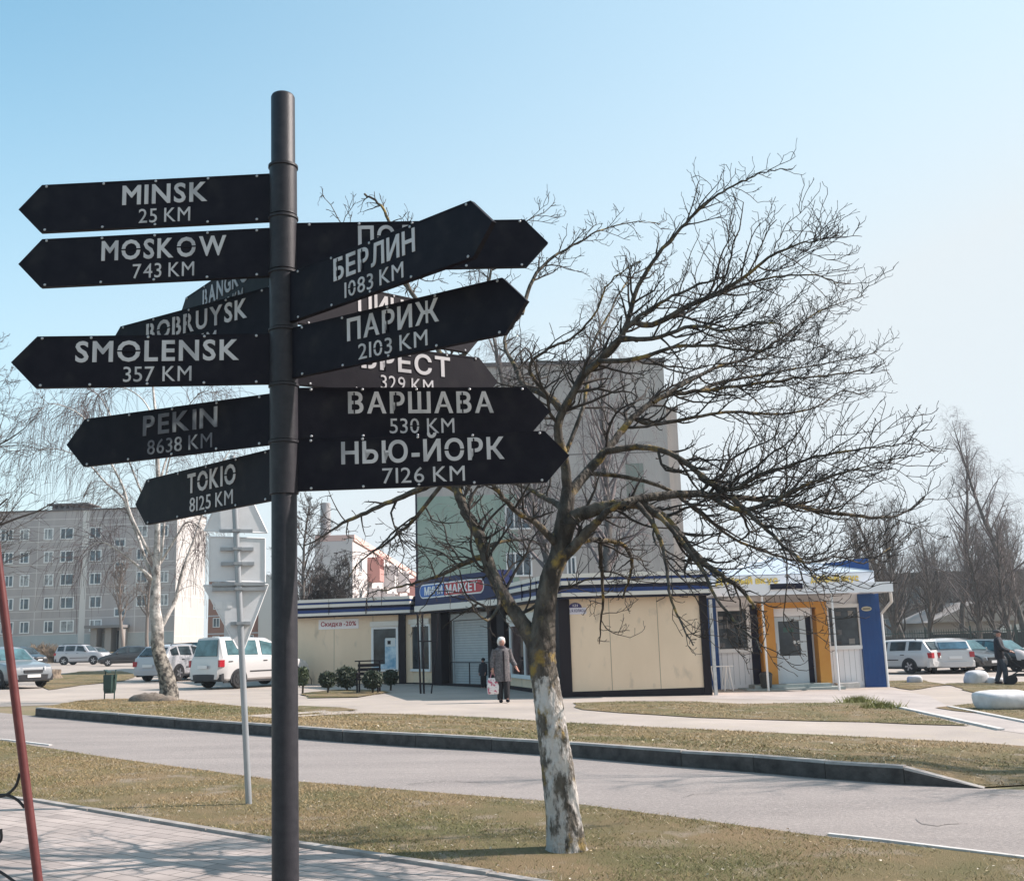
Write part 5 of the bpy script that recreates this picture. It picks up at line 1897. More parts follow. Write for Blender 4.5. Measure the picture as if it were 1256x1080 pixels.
pw, ps, pk, pg, pd = paint('white_paintwork', (.50, .49, .485)), paint('silver_paintwork', (.40, .40, .42)), paint('black_paintwork', (.012, .013, .016)), paint('grey_paintwork', (.16, .175, .19)), paint('teal_paintwork', (.015, .028, .034))
def G(u, v):
    p = gr(u, v)
    return (p.x, p.y, gz(p.x) + .004)
def end_at(u, v, head, half, front=False):
    p = gr(u, v)
    s = -1 if front else 1
    return (p.x + s * half * math.cos(rad(head)), p.y + s * half * math.sin(rad(head)), gz(p.x) + .004)
van = make_car('van', 'white boxy van parked behind the thin road sign post, its tailgate towards us', 'van', end_at(249, 845, 54, 2.2), rad(54), pw, GC, 'high', g_cyan, dark_bumper=True, rims=False, name='delivery_van')
make_car('crossover', 'silver crossover seen from behind, half hidden by the birch trunk', 'car', end_at(181, 836, 70, 2.27), rad(70), ps, GC, 'low', rails=True)
make_car('mpv', 'dark teal people carrier squeezed between the crossover and the white van', 'car', end_at(228, 830, 74, 2.25), rad(74), pd, GC, 'high', g_cyan)
p = G(166, 815)
make_car('hatch', 'black hatchback peeking out left of the silver crossover', 'car', (p[0] + .6, p[1] - 4.0, p[2]), rad(200), pk, GC)
p = at(328, 810, 52)
make_car('mpv', 'white people carrier with dark windows behind the white van', 'car', (p.x + .6, 52, gz(p.x)), rad(100), pw, GC, 'high')
p = at(218, 800, 80)
make_car('hatch', 'small pale car far back above the crossover roof', 'car', (p.x, 80, gz(p.x)), rad(200), ps, GC)
p = at(101, 811, 91)
make_car('offroad', 'silver off-roader parked side on before the grey block', 'car', (p.x, 91, gz(p.x)), rad(-4), ps, GC, rails=True, dark_bumper=True)
p = at(118, 800, 104)
make_car('estate', 'grey saloon parked just behind the silver off-roader', 'car', (p.x, 104, gz(p.x)), rad(-18), pg, GC)
p = gr(36, 818)
make_car('hatch', 'black hatchback behind the red post, nose to the right', 'car', (p.x - .5, p.y, .76), rad(-32), pk, GC)
p = gr(8, 844)
make_car('crossover', 'grey crossover cut by the left border, chrome front towards the tree stump', 'car', (p.x - .6, p.y + 1.0, gz(p.x)), rad(-38), pg, GC, glass_=g_cyan, dark_bumper=True)
p = gr(1118, 826)
make_car('estate', 'white estate car with roof rails parked right of the kiosk', 'car', (p.x - .2, p.y + 1.4, gz(p.x) + .004), rad(128), pw, GD, 'low', rails=True)
make_car('hatch', 'white hatchback with blue tinted rear window between the estate and the dark car', 'car', end_at(1174, 826, 84, 1.95), rad(84), pw, GD, 'low', glass('blue_glass', (.03, .07, .1), .03))
make_car('hatch', 'black car facing us between the white hatchback and the man', 'car', end_at(1222, 824, -68, 1.95, True), rad(-68), pk, GD, glass_=g_cyan)
make_car('estate', 'dark green car cut by the right border behind the pram', 'car', end_at(1285, 823, -60, 2.3, True), rad(-60), pd, GD, glass_=g_cyan)

# ------------------------------------------------------------------ road sign seen from behind
q = gr(306, 986)
SX, SY, SZ = q.x, q.y, gz(q.x)
ts = thing('road_sign', 'grey steel post with pale backs of a triangle, a square and an upside-down triangle sign', 'road sign', (SX, SY, SZ), rad(17))
m_galv = mat('galvanised_steel', (.36, .38, .40), .45, (.27, .29, .31), scale=6, metal=.4, stretch=(1, 1, .2))
m_back = mat('sign_back', (.70, .70, .71), .6, (.60, .61, .62), scale=4)
pt = at(288, 600, SY)
ln = (pt.x - SX) / (pt.z - SZ)
mb = MB()
zt = at(286, 560, SY).z - SZ
mb.tube([(0, 0, -.1), (ln * zt, 0, zt)], .032, 14)
mb.build('post', m_galv, ts, smooth=40)
mb = MB()
mb.tube([(0, 0, .45), (ln * zt, 0, zt + .01)], .026, 10)
yaw = rad(14)
def sgn_plate(name, pts, y=.09):
    """pts in photo pixels; the plate turned a little towards the right"""
    mid = sum(p[0] for p in pts) / len(pts)
    poly = []
    for u, v in pts:
        w_ = at(u, v, SY)
        poly.append(((w_.x - SX), w_.z - SZ))
    b_ = MB()
    b_.prism(poly, .055, .07)
    n = len(poly)
    for i in range(n):                     # folded rim
        a, c = poly[i], poly[(i + 1) % n]
        b_.tube([(a[0], .055, a[1]), (c[0], .055, c[1])], .008, 4)
    return b_.build(name, m_back, ts)
sgn_plate('warning_plate', [(253, 652), (288, 566), (328, 652)])
sgn_plate('square_plate', [(259, 659), (325, 659), (325, 713), (259, 713)])
sgn_plate('yield_plate', [(252, 718), (329, 716), (300, 795), (292, 795)])
for i, v in enumerate((651, 673, 691, 716, 722, 764)):
    z = at(297, v, SY).z - SZ
    b_ = MB()
    h = .17 if i < 3 else (.27 if i < 5 else .1)
    xc = ln * z
    b_.box(xc - h, xc + h, .022, .054, z - .018, z + .018)
    b_.box(xc - .045, xc + .045, -.04, .02, z - .014, z + .014)
    b_.build('bracket', m_galv, ts)
st_ = MB()
z0, z1 = at(270, 746, SY).z - SZ, at(270, 738, SY).z - SZ
st_.box(at(266, 742, SY).x - SX, at(274, 742, SY).x - SX, .05, .0545, z0, z1, 0)
st_.box(at(279, 742, SY).x - SX, at(286, 742, SY).x - SX, .05, .0545, z0, z1, 0)
st_.build('sticker', [mat('sticker_white', (.72, .72, .72), .6)], ts)

# ------------------------------------------------------------------ red post at the left border with a wrought scroll
YR = 6.0
a, b_ = at(-1, 700, YR), at(47, 1080, YR)
rp0 = thing('red_post', 'slanting dark red tubular post with thin wrought scroll at the left border', 'post', (b_.x + (b_.x - a.x) * .28, YR, gz(b_.x)))
rl = rp0.location.copy()
mb = MB()
top, bot = a - rl, b_ - rl
d_ = (bot - top)
mb.tube([top - d_ * .9, top, bot, bot + d_ * .25], .0235, 20)
m_rp = mat('red_brown_paint', (.085, .016, .017), .45, (.12, .03, .028), scale=9)
mb.build('post', m_rp, rp0, smooth=40)
def pr(u, v):
    return at(u, v, YR) - rl
mb = MB()
for pts in ([(24, 948), (20, 962), (11, 972), (0, 976), (-20, 974), (-40, 960)], [(30, 990), (22, 981), (10, 975), (-2, 975), (-25, 980)], [(1, 1016), (1, 1030), (-8, 1035)], [(-30, 1062), (-5, 1066), (20, 1082)]):
    q_ = smooth_path([tuple(pr(*p)) for p in pts], 5)
    mb.tube([tuple(p) for p in q_], .008, 8)
mb.build('scroll', mat('black_iron', (.016, .016, .018), .5), rp0, smooth=50)

# ------------------------------------------------------------------ litter bin, tree stump, bench, hoops, frame, rack, small bin, stones
p = gr(134, 858)
z0 = verge_z(p.x, p.y)
bn = thing('litter_bin', 'dark green tilting litter bin on two legs at the verge by the birch', 'litter bin', (p.x, p.y, z0), rad(-20))
m_bin = mat('bin_green', (.02, .045, .04), .5, (.03, .06, .05), scale=5)
k = MB()
w2 = .14
k.loft([[(-w2 * s, -w2 * s * .8, z), (w2 * s, -w2 * s * .8, z), (w2 * s, w2 * s * .8, z), (-w2 * s, w2 * s * .8, z)] for s, z in ((.85, .18), (1, .30), (1.08, .72), (1.0, .721), (.8, .32))])
k.build('bucket', m_bin, bn)
for s in (-1, 1):
    k = MB()
    k.tube([(s * .18, 0, -.05), (s * .18, 0, .78), (s * .18, .03, .86)], .018, 8)
    k.box(s * .18 - .02 if s < 0 else .148, s * .18 + .03 if s < 0 else .2, -.02, .02, .6, .66)
    k.build('leg', m_bin, bn)
k = MB()
k.loft([[(-.2, -.06, .84), (-.2, .08, .84), (-.2, .08, .87), (-.2, -.06, .87)], [(.0, -.12, .78), (.0, .05, .78), (.0, .05, .81), (.0, -.12, .81)]])
k.build('lid', m_bin, bn)
p = gr(61, 832)
st = thing('tree_stump', 'ragged sawn tree stump in front of the grey crossover', 'tree stump', (p.x, p.y, gz(p.x)))
r = np.random.default_rng(4)
rings = []
for z, s in ((-.1, 1.5), (.08, 1.25), (.2, 1.1), (.36, 1.05), (.44, 1.0), (.46, .5)):
    rings.append([(s * .42 * (1 + .14 * math.sin(3 * t + z * 2) + r.normal(0, .05)) * math.cos(t), s * .42 * (1 + .12 * math.sin(2 * t + 1)) * math.sin(t), z + (.12 * math.sin(t * 2 + 1) if z > .5 else 0)) for t in np.linspace(0, 2 * math.pi, 19)[:-1]])
k = MB()
k.loft(rings)
k.build('stump', bark_mat('stump_bark', (.09, .07, .055), (.28, .22, .16), 6, (1, 1, .5)), st, smooth=60)
k = MB()
k.ell((-.55, -.1, .05), .35, .2, .14, 10, 6, jit=.12, rnd=random.Random(2))
k.build('root', bark_mat('stump_bark', (.09, .07, .055), (.28, .22, .16), 6, (1, 1, .5)), st)
p = gr(205, 860)
k = MB()
k.ell((0, 0, 0), .55, .3, .22, 14, 8, jit=.12, rnd=random.Random(5))
k.ell((.45, .02, -.02), .35, .25, .16, 12, 6, jit=.12, rnd=random.Random(6))
tag(k.build('earth_mound', mat('mound_earth', (.2, .17, .14), .95, (.11, .09, .075), scale=9, bump=.6), loc=(p.x - .45, p.y - .25, verge_z(p.x, p.y) + .02), smooth=70), 'small earth mound at the foot of the leaning birch', 'mound')

p = gr(451, 849)
bc = thing('bench', 'dark park bench behind the clipped shrubs at the shop wing', 'bench', (p.x, p.y, gz(p.x)))
k = MB()
for j in range(4):
    k.box(-.32, .42, -.45 + j * .11, -.36 + j * .11, .43, .46)
k.build('seat', m_dark, bc)
k = MB()
for j in range(3):
    k.box(-.32, .42, .0, .03, .55 + j * .13, .65 + j * .13)
k.build('backrest', m_dark, bc)
for x in (-.3, .36):
    k = MB()
    k.box(x, x + .05, -.46, -.41, 0, .62)
    k.box(x, x + .05, .03, .08, 0, .98)
    k.box(x, x + .05, -.46, .03, .6, .64)
    k.build('leg', m_dark, bc)
k = MB()
k.box(-.42, .5, .03, .07, .982, 1.02)
k.build('rail', m_dark, bc)
for i, (u, lab) in enumerate(((380, 'left hoop of the low bed fence by the shop wing'), (385.5, 'second hoop of the low bed fence by the shop wing'), (438, 'hoop of the low bed fence peeping out left of the bench'))):
    p = gr(u, 838)
    k = MB()
    k.tube([(.11 * math.cos(t), 0, .16 + .14 * math.sin(t)) if 0 < t < math.pi else (.11 * math.cos(t), 0, 0) for t in [-.01] + list(np.linspace(.01, math.pi - .01, 10)) + [math.pi + .01]], .014, 6)
    tag(k.build('bed_hoop', m_dark, loc=(p.x, p.y - 1.2, gz(p.x))), lab, 'hoop', 'low fence hoops')
p = gr(519, 850)
af = thing('metal_stand', 'tall dark steel stand of two posts, brace and crossbar before the shop corner', 'stand', (p.x, p.y, gz(p.x)))
Yf = p.y
def pf(u, v, dy=0.0):
    q = at(u, v, Yf + dy)
    return (q.x - p.x, dy, q.z - gz(p.x))
k = MB()
for pts, r_ in (([(516, 851), (512, 752)], .03), ([(520, 851), (518, 752)], .03)):
    k = MB()
    k.tube([pf(*q) for q in pts], r_, 6)
    k.build('upright', m_dark, af)
k = MB()
k.tube([pf(529, 850), pf(535, 800), pf(537, 752)], .022, 6)
k.build('brace', m_dark, af)
k = MB()
k.tube([pf(514, 786), pf(535, 786)], .022, 6)
k.build('crossbar', m_dark, af)
p = gr(885, 845)
bkr = thing('bike_rack', 'white tubular bicycle rack beside the kiosk corner', 'bike rack', (p.x - .1, 33.6, gz(p.x)))
for i, (x, w_) in enumerate(((-.42, .2), (.12, .22))):
    k = MB()
    for s in (-.25, .25):
        k.tube([(x - w_ * .6, s, 0), (x - w_ * .15, s, .74), (x + w_ * .15, s, .74), (x + w_ * .6, s, 0)], .017, 6)
    k.tube([(x - w_ * .6, -.25, .02), (x - w_ * .6, .25, .02)], .015, 6)
    k.tube([(x + w_ * .6, -.25, .02), (x + w_ * .6, .25, .02)], .015, 6)
    k.build('hoop', m_frame, bkr)
k = MB()
k.tube([(-.55, -.25, .745), (.3, -.25, .745)], .017, 6)
k.build('rail', m_frame, bkr)
p = gr(930, 841)
k = MB()
k.lathe([(.14, 0), (.17, .05), (.2, .36), (.215, .4), (.18, .46), (.08, .5), (.0, .5)], 14)
ob = tag(k.build('dustbin', mat('dustbin_grey', (.05, .052, .055), .5), loc=(p.x - .3, 33.95, gz(p.x) + .06), smooth=40), 'small dark grey dustbin on the step left of the orange portal', 'bin')
m_st = mat('limewashed_stone', (.60, .60, .61), .9, (.46, .46, .47), scale=3, bump=.5, bscale=6)
def stone(u, v, sx, sy, sz, seed, lab, rot=0.0):
    p = gr(u, v)
    r = np.random.default_rng(seed)
    n, m = 28, 16
    ph = r.uniform(0, 6.28, 6)
    rings = []
    for j in range(1, m):
        th = math.pi * j / m - math.pi / 2
        ring = []
        for i in range(n):
            a = 2 * math.pi * i / n
            d = np.array([math.cos(th) * math.cos(a), math.cos(th) * math.sin(a), math.sin(th)])
            q = np.sign(d) * np.abs(d) ** .62
            q = q / max(np.linalg.norm(q), 1e-6) * (np.linalg.norm(q) ** .85)
            f = 1 + .05 * math.sin(3 * d[0] + ph[0]) + .05 * math.sin(4 * d[1] + ph[1]) + .06 * math.sin(3 * d[2] + ph[2] + 2 * d[0]) + r.normal(0, .006)
            ring.append((q[0] * sx * f, q[1] * sy * f, (q[2] * f * (1 + .10 * math.sin(2.2 * d[0] + ph[3]))) * sz + sz * .8))
        rings.append(ring)
    k = MB()
    k.loft(rings)
    tag(k.build('white_stone', m_st, loc=(p.x, p.y + sy * .7, gz(p.x) - .03), rot=(0, 0, rot), smooth=80), lab, 'stone', 'white painted boulders by the walk')
stone(1243, 870, .68, .42, .25, 1, 'largest white painted boulder, cut by the right border beside the tiled walk', .1)
stone(1201, 838, .40, .34, .23, 2, 'angular white painted boulder with two humps, behind the largest one', .3)
stone(1223, 838, .27, .25, .13, 3, 'low white painted boulder at the feet of the man with the pram', 0)
stone(1123, 837, .24, .22, .15, 4, 'smallest white painted boulder in front of the white estate car', 0)

# ------------------------------------------------------------------ people
m_skin = mat('skin', (.44, .235, .18), .55, (.38, .19, .145), scale=9)
def skin_body(name, joints, edges, m, parent, lev=2):
    me = bpy.data.meshes.new(name)
    me.from_pydata([j[0] for j in joints], edges, [])
    o = bpy.data.objects.new(name, me)
    COL.objects.link(o)
    sk = o.modifiers.new('skin', 'SKIN')
    sk.use_smooth_shade = True
    ss = o.modifiers.new('sub', 'SUBSURF')
    ss.levels = ss.render_levels = lev
    for i, j in enumerate(joints):
        v = me.skin_vertices[0].data[i]
        r_ = j[1]
        v.radius = (r_, r_) if not hasattr(r_, '__len__') else r_
        v.use_root = (i == 0)
    bpy.context.view_layer.update()
    m2 = bpy.data.meshes.new_from_object(o.evaluated_get(bpy.context.evaluated_depsgraph_get()))
    bpy.data.objects.remove(o)
    bpy.data.meshes.remove(me)
    m2.name = name
    m2.materials.clear()
    m2.materials.append(m)
    o = bpy.data.objects.new(name, m2)
    COL.objects.link(o)
    o.parent = parent
    return o
def figure(parent, H, armL, armR, legL, legR, headturn=0.0):
    """joints of a standing figure, facing -y; arms and legs are lists of points (elbow, wrist) and (knee, ankle, toe)"""
    J, E = [], []
    def add(p, r, a=None):
        J.append((p, r))
        if a is not None:
            E.append((a, len(J) - 1))
        return len(J) - 1
    k = H / 1.7
    s = lambda x, y, z: (x * k, y * k, z * k)
    pel = add(s(0, 0, .92), .13 * k)
    wa = add(s(0, 0, 1.08), .12 * k, pel)
    ch = add(s(0, -.0, 1.28), .135 * k, wa)
    sh = add(s(0, 0, 1.39), .07 * k, ch)
    nk = add(s(0, -.01, 1.47), .05 * k, sh)
    jw = add(s(0, -.03, 1.535), .066 * k, nk)
    hd = add(s(0, -.015, 1.60), .088 * k, jw)
    add(s(0, -.005, 1.66), .066 * k, hd)
    nose_ = add(s(.10 * headturn, -.105, 1.575), .016 * k, hd)
    for sx, arm in ((-1, armL), (1, armR)):
        so_ = add(s(sx * .165, 0, 1.375), .045 * k, sh)
        el = add(s(*arm[0]), .045 * k, so_)
        wr = add(s(*arm[1]), .03 * k, el)
        w_, e_ = np.array(arm[1]), np.array(arm[0])
        d = nrm(w_ - e_)
        pa = add(s(*(w_ + d * .07)), .033 * k, wr)
        side = nrm(np.cross(d, [0, 0, 1.]) + np.array([1e-3, 0, 0]))
        for f in range(4):
            b0_ = w_ + d * .09 + side * (-.028 + .019 * f)
            L = (.065, .078, .074, .058)[f]
            f1 = add(s(*b0_), .011 * k, pa)
            f2 = add(s(*(b0_ + d * L * .55 + np.array([0, -.012, 0]))), .0095 * k, f1)
            add(s(*(b0_ + d * L + np.array([0, -.035, -.0]))), .008 * k, f2)
        t1 = add(s(*(w_ + d * .03 + side * .04 + np.array([0, -.015, 0]))), .012 * k, pa)
        add(s(*(w_ + d * .075 + side * .055 + np.array([0, -.03, 0]))), .010 * k, t1)
    for sx, leg in ((-1, legL), (1, legR)):
        hp = add(s(sx * .09, 0, .86), .095 * k, pel)
        kn = add(s(*leg[0]), .062 * k, hp)
        an = add(s(*leg[1]), .042 * k, kn)
        add(s(*leg[2]), .036 * k, an)
    return skin_body('body', J, E, m_skin, parent)
def eyes(parent, H, turn=0.0, z=1.605):
    k = H / 1.7
    m_ = MB()
    for s in (-1, 1):
        m_.ell((s * .031 * k + .05 * turn * k, -.098 * k, z * k), .012 * k, .008 * k, .007 * k, 8, 5)
    m_.build('eyes', mat('eye_dark', (.03, .02, .02), .3), parent)
    m_ = MB()
    m_.ell((.06 * turn * k, -.094 * k, (z - .078) * k), .022 * k, .010 * k, .006 * k, 8, 5)
    m_.build('mouth', mat('lip', (.32, .11, .1), .5), parent)
    m_ = MB()
    for s in (-1, 1):
        m_.ell((s * .088 * k, .005 * k, (z - .02) * k), .012 * k, .02 * k, .032 * k, 8, 6)
    m_.build('ears', m_skin, parent)
def garment(name, rings, m, parent, n=20):
    """rings of (cx, cy, z, rx, ry)"""
    k = MB()
    k.loft([[(cx + rx * math.cos(t), cy + ry * math.sin(t), z) for t in np.linspace(0, 2 * math.pi, n + 1)[:-1]] for cx, cy, z, rx, ry in rings])
    return k
# the woman
q = gr(617, 861)
H = 1.66
wm = thing('person', 'elderly woman with white hair in a long grey coat walking with a flowered bag', 'person', (q.x, q.y, gz(q.x)), rad(14))
body = figure(wm, H, ((-.25, .02, 1.13), (-.27, -.03, .90)), ((.27, .05, 1.14), (.37, -.05, .93)), ((-.075, -.04, .47), (-.07, .0, .09), (-.075, -.12, .035)), ((.085, -.10, .48), (.08, -.14, .10), (.085, -.27, .045)), .2)
k_ = H / 1.7
m_coat = mat('grey_coat', (.075, .07, .075), .85, (.16, .145, .15), scale=26, detail=3, lo=.45, hi=.62, bump=.3)
g_ = garment('coat', [(0, 0, .555 * k_, .235, .185), (0, 0, .58 * k_, .24, .19), (0, 0, .75 * k_, .225, .175), (0, 0, .95 * k_, .215, .165), (0, 0, 1.10 * k_, .20, .15), (0, -.01, 1.25 * k_, .205, .155), (0, 0, 1.36 * k_, .205, .135), (0, 0, 1.425 * k_, .175, .115), (0, -.005, 1.455 * k_, .105, .098)], m_coat, wm)
for arm, s in ((((-.17, 0, 1.39), (-.25, .02, 1.13), (-.27, -.025, .915)), -1), (((.17, 0, 1.39), (.27, .05, 1.14), (.365, -.045, .945)), 1)):
    pts = [tuple(c * k_ for c in p) for p in arm]
    sp = smooth_path(pts, 5)
    g_.tube([tuple(p) for p in sp], list(np.linspace(.095, .058, len(sp))), 12)
g_.build('coat', m_coat, wm, smooth=60)
k = MB()
for i in range(4):
    k.ell((.02, -.175 - .004 * (i % 2), (.72 + .17 * i) * k_), .014, .008, .014, 8, 5)
k.build('buttons', m_dark, wm)
k = MB()
k.loft([[(-.012, -.158, z), (.03, -.158, z), (.03, y, z), (-.012, y, z)] for z, y in ((.56 * k_, -.194), (.75 * k_, -.182), (.95 * k_, -.172), (1.1 * k_, -.158), (1.25 * k_, -.170), (1.36 * k_, -.142))])
k.build('coat_front', m_dark, wm)
k = garment('scarf', [(0, -.015, 1.43 * k_, .12, .105), (0, -.02, 1.46 * k_, .105, .105), (0, -.015, 1.50 * k_, .088, .09)], m_dark, wm)
k.build('scarf', mat('dark_scarf', (.05, .04, .05), .9), wm, smooth=60)
m_tro = mat('black_trousers', (.014, .013, .016), .85)
k = MB()
for leg in ([(-.075, 0, .80), (-.078, -.04, .47), (-.072, .0, .075)], [(.078, 0, .80), (.085, -.10, .48), (.08, -.14, .085)]):
    sp = smooth_path([tuple(c * k_ for c in p) for p in leg], 5)
    k.tube([tuple(p) for p in sp], list(np.linspace(.105, .072, len(sp))), 12)
k.build('trousers', m_tro, wm, smooth=60)
k = MB()
for x, y, z in ((-.07, -.065, .04), (.083, -.215, .05)):
    k.ell((x * k_, y * k_, z), .046, .125, .045, 12, 8)
k.build('shoes', m_dark, wm, smooth=70)
k = MB()
rn = random.Random(3)
k.ell((0, .03, 1.665 * k_), .100, .105, .075, 16, 10, jit=.05, rnd=rn)
k.ell((0, .06, 1.57 * k_), .098, .07, .09, 14, 8, jit=.05, rnd=rn)
for s in (-1, 1):
    k.ell((s * .085, .035, 1.60 * k_), .026, .055, .07, 10, 7, jit=.06, rnd=rn)
k.build('hair', mat('white_hair', (.75, .73, .70), .8, (.6, .58, .56), scale=30), wm, smooth=60)
eyes(wm, H, .2)
# her bag hangs from the hand
bx_, by_, bz_ = -.275 * k_, -.035 * k_, .84 * k_
bag = thing('shopping_bag', 'white shopping bag with pink flowers hanging from the hand of the woman', 'bag', (q.x + bx_ * math.cos(rad(14)) - by_ * math.sin(rad(14)), q.y + bx_ * math.sin(rad(14)) + by_ * math.cos(rad(14)), gz(q.x)), rad(14))
k = MB()
k.loft([[(-w_, -d_, z), (w_, -d_, z), (w_ * 1.02, 0, z), (w_, d_, z), (-w_, d_, z), (-w_ * 1.02, 0, z)] for w_, d_, z in ((.115, .05, .22), (.135, .07, .24), (.145, .075, .42), (.13, .05, .58), (.115, .03, .64))])
k.build('sack', mat('bag_cloth', (.66, .62, .62), .7, (.45, .10, .16), scale=11, detail=2, lo=.56, hi=.60, speck=((.06, .05, .07), 14, .62, .66)), bag, smooth=50)
k = MB()
for s in (-.018, .018):
    k.tube([(-.07, s, .63), (-.02, s * .6, .80), (0, 0, .845), (.02, s * .6, .80), (.07, s, .63)], .008, 6)
k.build('handle', mat('bag_handle', (.45, .2, .26), .7), bag)
# the man with the pram
q = gr(1230, 839)
H = 1.74
mn = thing('person', 'man in dark jacket and flat cap pushing a pram past the white boulders', 'person', (q.x, q.y, gz(q.x)), rad(60))
k_ = H / 1.7
figure(mn, H, ((-.24, -.10, 1.14), (-.15, -.33, 1.03)), ((.24, -.10, 1.14), (.15, -.33, 1.03)), ((-.09, -.12, .48), (-.09, -.10, .09), (-.09, -.22, .04)), ((.09, .04, .47), (.09, .18, .10), (.09, .07, .04)), 0)
m_jk = mat('navy_jacket', (.014, .015, .022), .8, (.022, .022, .03), scale=8)
g_ = garment('jacket', [(0, 0, .80 * k_, .20, .15), (0, 0, .84 * k_, .205, .155), (0, 0, 1.05 * k_, .20, .15), (0, -.01, 1.25 * k_, .215, .155), (0, 0, 1.36 * k_, .21, .14), (0, 0, 1.43 * k_, .175, .115), (0, -.01, 1.49 * k_, .08, .085)], m_jk, mn)
for s in (-1, 1):
    sp = smooth_path([tuple(c * k_ for c in p) for p in ((s * .17, 0, 1.385), (s * .24, -.10, 1.14), (s * .16, -.31, 1.035))], 5)
    g_.tube([tuple(p) for p in sp], list(np.linspace(.085, .052, len(sp))), 12)
g_.build('jacket', m_jk, mn, smooth=60)
k = MB()
for leg in ([(-.085, 0, .84), (-.09, -.12, .48), (-.09, -.10, .07)], [(.085, 0, .84), (.09, .04, .47), (.09, .18, .09)]):
    sp = smooth_path([tuple(c * k_ for c in p) for p in leg], 5)
    k.tube([tuple(p) for p in sp], list(np.linspace(.105, .07, len(sp))), 12)
k.build('trousers', mat('dark_jeans', (.035, .045, .06), .85), mn, smooth=60)
k = MB()
for x, y, z in ((-.09, -.16, .045), (.09, .12, .055)):
    k.ell((x * k_, y * k_, z), .048, .135, .05, 12, 8)
k.build('shoes', m_dark, mn, smooth=70)
k = MB()
k.ell((0, .01, 1.665 * k_), .108, .118, .065, 16, 8)
k.ell((0, -.10, 1.645 * k_), .075, .075, .015, 12, 6)
k.build('cap', mat('grey_cap', (.06, .06, .065), .85), mn, smooth=60)
k = MB()
k.ell((0, .05, 1.60 * k_), .095, .06, .07, 12, 8)
k.build('hair', mat('grey_hair', (.2, .19, .18), .8), mn, smooth=60)
eyes(mn, H)
# pram
h = rad(60)
fx, fy = math.sin(h), -math.cos(h)        # he faces -y turned by h
pq = (q.x + fx * .62, q.y + fy * .62, gz(q.x))
prm = thing('pram', 'dark pram with a pale grey hood pushed by the man', 'pram', pq, h)
m_pr = mat('pram_cloth', (.015, .014, .018), .85)
k = MB()
k.loft([[(.21 * s * math.cos(t), .40 * s * math.sin(t) - .05, z) for t in np.linspace(0, 2 * math.pi, 19)[:-1]] for s, z in ((.75, .52), (.92, .58), (1.0, .76), (1.02, .8), (.9, .8))])
k.build('carrycot', m_pr, prm, smooth=50)
k = MB()
rings = []
for a in np.linspace(-.15, 1.75, 9):
    rings.append([(.225 * math.cos(t), .05 + -.34 * math.cos(a) * math.sin(t) + .04, .78 + .34 * math.sin(a) * math.sin(t)) for t in np.linspace(0, math.pi, 12)])
k.loft(rings, cap=False, close=False)
k.build('hood', mat('hood_grey', (.42, .40, .41), .8, (.36, .35, .36), scale=8), prm, smooth=60)
k = MB()
for s in (-1, 1):
    k.tube([(s * .2, .42, 1.02), (s * .2, .30, .8), (s * .18, -.30, .28)], .014, 8)
    k.tube([(s * .18, .32, .28), (s * .2, -.2, .62)], .014, 8)
k.tube([(-.2, .42, 1.02), (.2, .42, 1.02)], .016, 8)
k.box(-.17, .17, -.25, .28, .26, .34)
k.build('frame', m_trim, prm)
for s in (-1, 1):
    for y, r_ in ((-.32, .12), (.33, .15)):
        k = MB()
        k.M = Matrix.Translation((s * .22, y, r_)) @ Matrix.Rotation(math.pi / 2, 4, 'Y')
        k.lathe([(r_ * .75, -.02), (r_, -.018), (r_, .018), (r_ * .75, .02)], 18)
        wo = k.build('wheel', m_tyre, prm, smooth=40)
        k = MB()
        k.M = Matrix.Translation((s * .22, y, r_)) @ Matrix.Rotation(math.pi / 2, 4, 'Y')
        k.lathe([(r_ * .74, -.01), (r_ * .74, .01)], 16)
        k.build('rim', m_rim, wo)
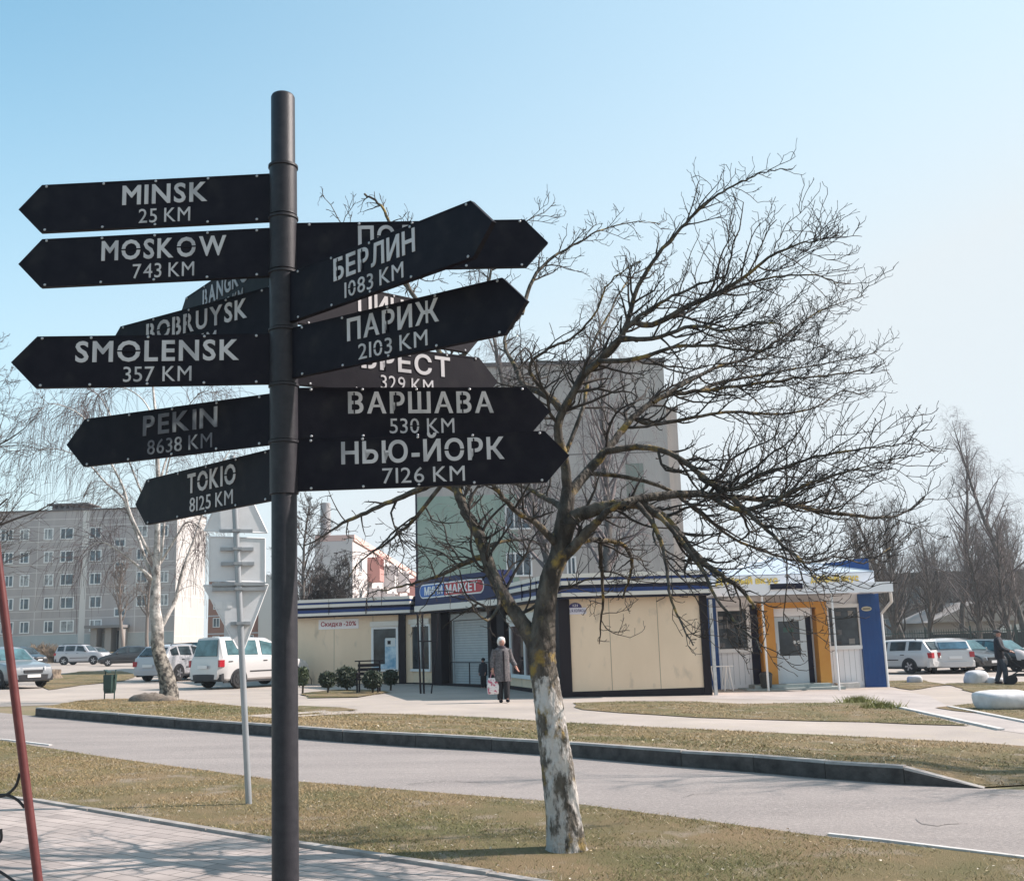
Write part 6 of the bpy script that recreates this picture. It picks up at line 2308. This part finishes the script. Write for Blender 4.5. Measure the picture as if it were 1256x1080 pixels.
# a small dark figure in the doorway shade
q = gr(594, 843)
ch = thing('person', 'small figure in dark clothes standing in the shade by the shop door', 'person', (q.x, q.y - .6, gz(q.x)), rad(-30))
H = 1.0
k_ = H / 1.7
figure(ch, H, ((-.22, -.03, 1.12), (-.2, -.1, .9)), ((.22, -.03, 1.12), (.2, -.1, .9)), ((-.09, -.02, .47), (-.09, 0, .09), (-.09, -.12, .04)), ((.09, -.02, .47), (.09, 0, .09), (.09, -.12, .04)))
g_ = garment('jacket', [(0, 0, .72 * k_, .15, .12), (0, 0, 1.0 * k_, .15, .12), (0, 0, 1.3 * k_, .14, .11), (0, 0, 1.42 * k_, .09, .08), (0, 0, 1.5 * k_, .06, .06)], m_jk, ch)
for s in (-1, 1):
    g_.tube([(s * .17 * k_, 0, 1.38 * k_), (s * .22 * k_, -.03 * k_, 1.12 * k_), (s * .2 * k_, -.1 * k_, .92 * k_)], [.055, .045, .04], 10)
g_.build('jacket', m_jk, ch, smooth=60)
k = MB()
for s in (-1, 1):
    k.tube([(s * .05, 0, .8 * k_), (s * .052, -.01, .47 * k_), (s * .052, 0, .06 * k_)], [.065, .055, .048], 10)
k.build('trousers', m_tro, ch, smooth=60)
k = MB()
k.ell((0, .005, 1.64 * k_), .07, .074, .06, 14, 8)
k.ell((0, .0, 1.73 * k_), .02, .02, .02, 8, 6)
k.build('hat', m_pr, ch, smooth=60)

# ------------------------------------------------------------------ thin spring haze
mb = MB()
mb.box(-140, 140, -12, 240, -3.5, 24)
hz_ = mb.build('haze', [])
hm = bpy.data.materials.new('haze')
hm.use_nodes = True
ht = hm.node_tree
ht.nodes.clear()
ho = ht.nodes.new('ShaderNodeOutputMaterial')
hv = ht.nodes.new('ShaderNodeVolumePrincipled')
hv.inputs['Color'].default_value = (.80, .90, 1.0, 1)
hv.inputs['Density'].default_value = .00045
hv.inputs['Anisotropy'].default_value = .2
ht.links.new(hv.outputs[0], ho.inputs['Volume'])
hz_.data.materials.append(hm)
kind(hz_, 'stuff')
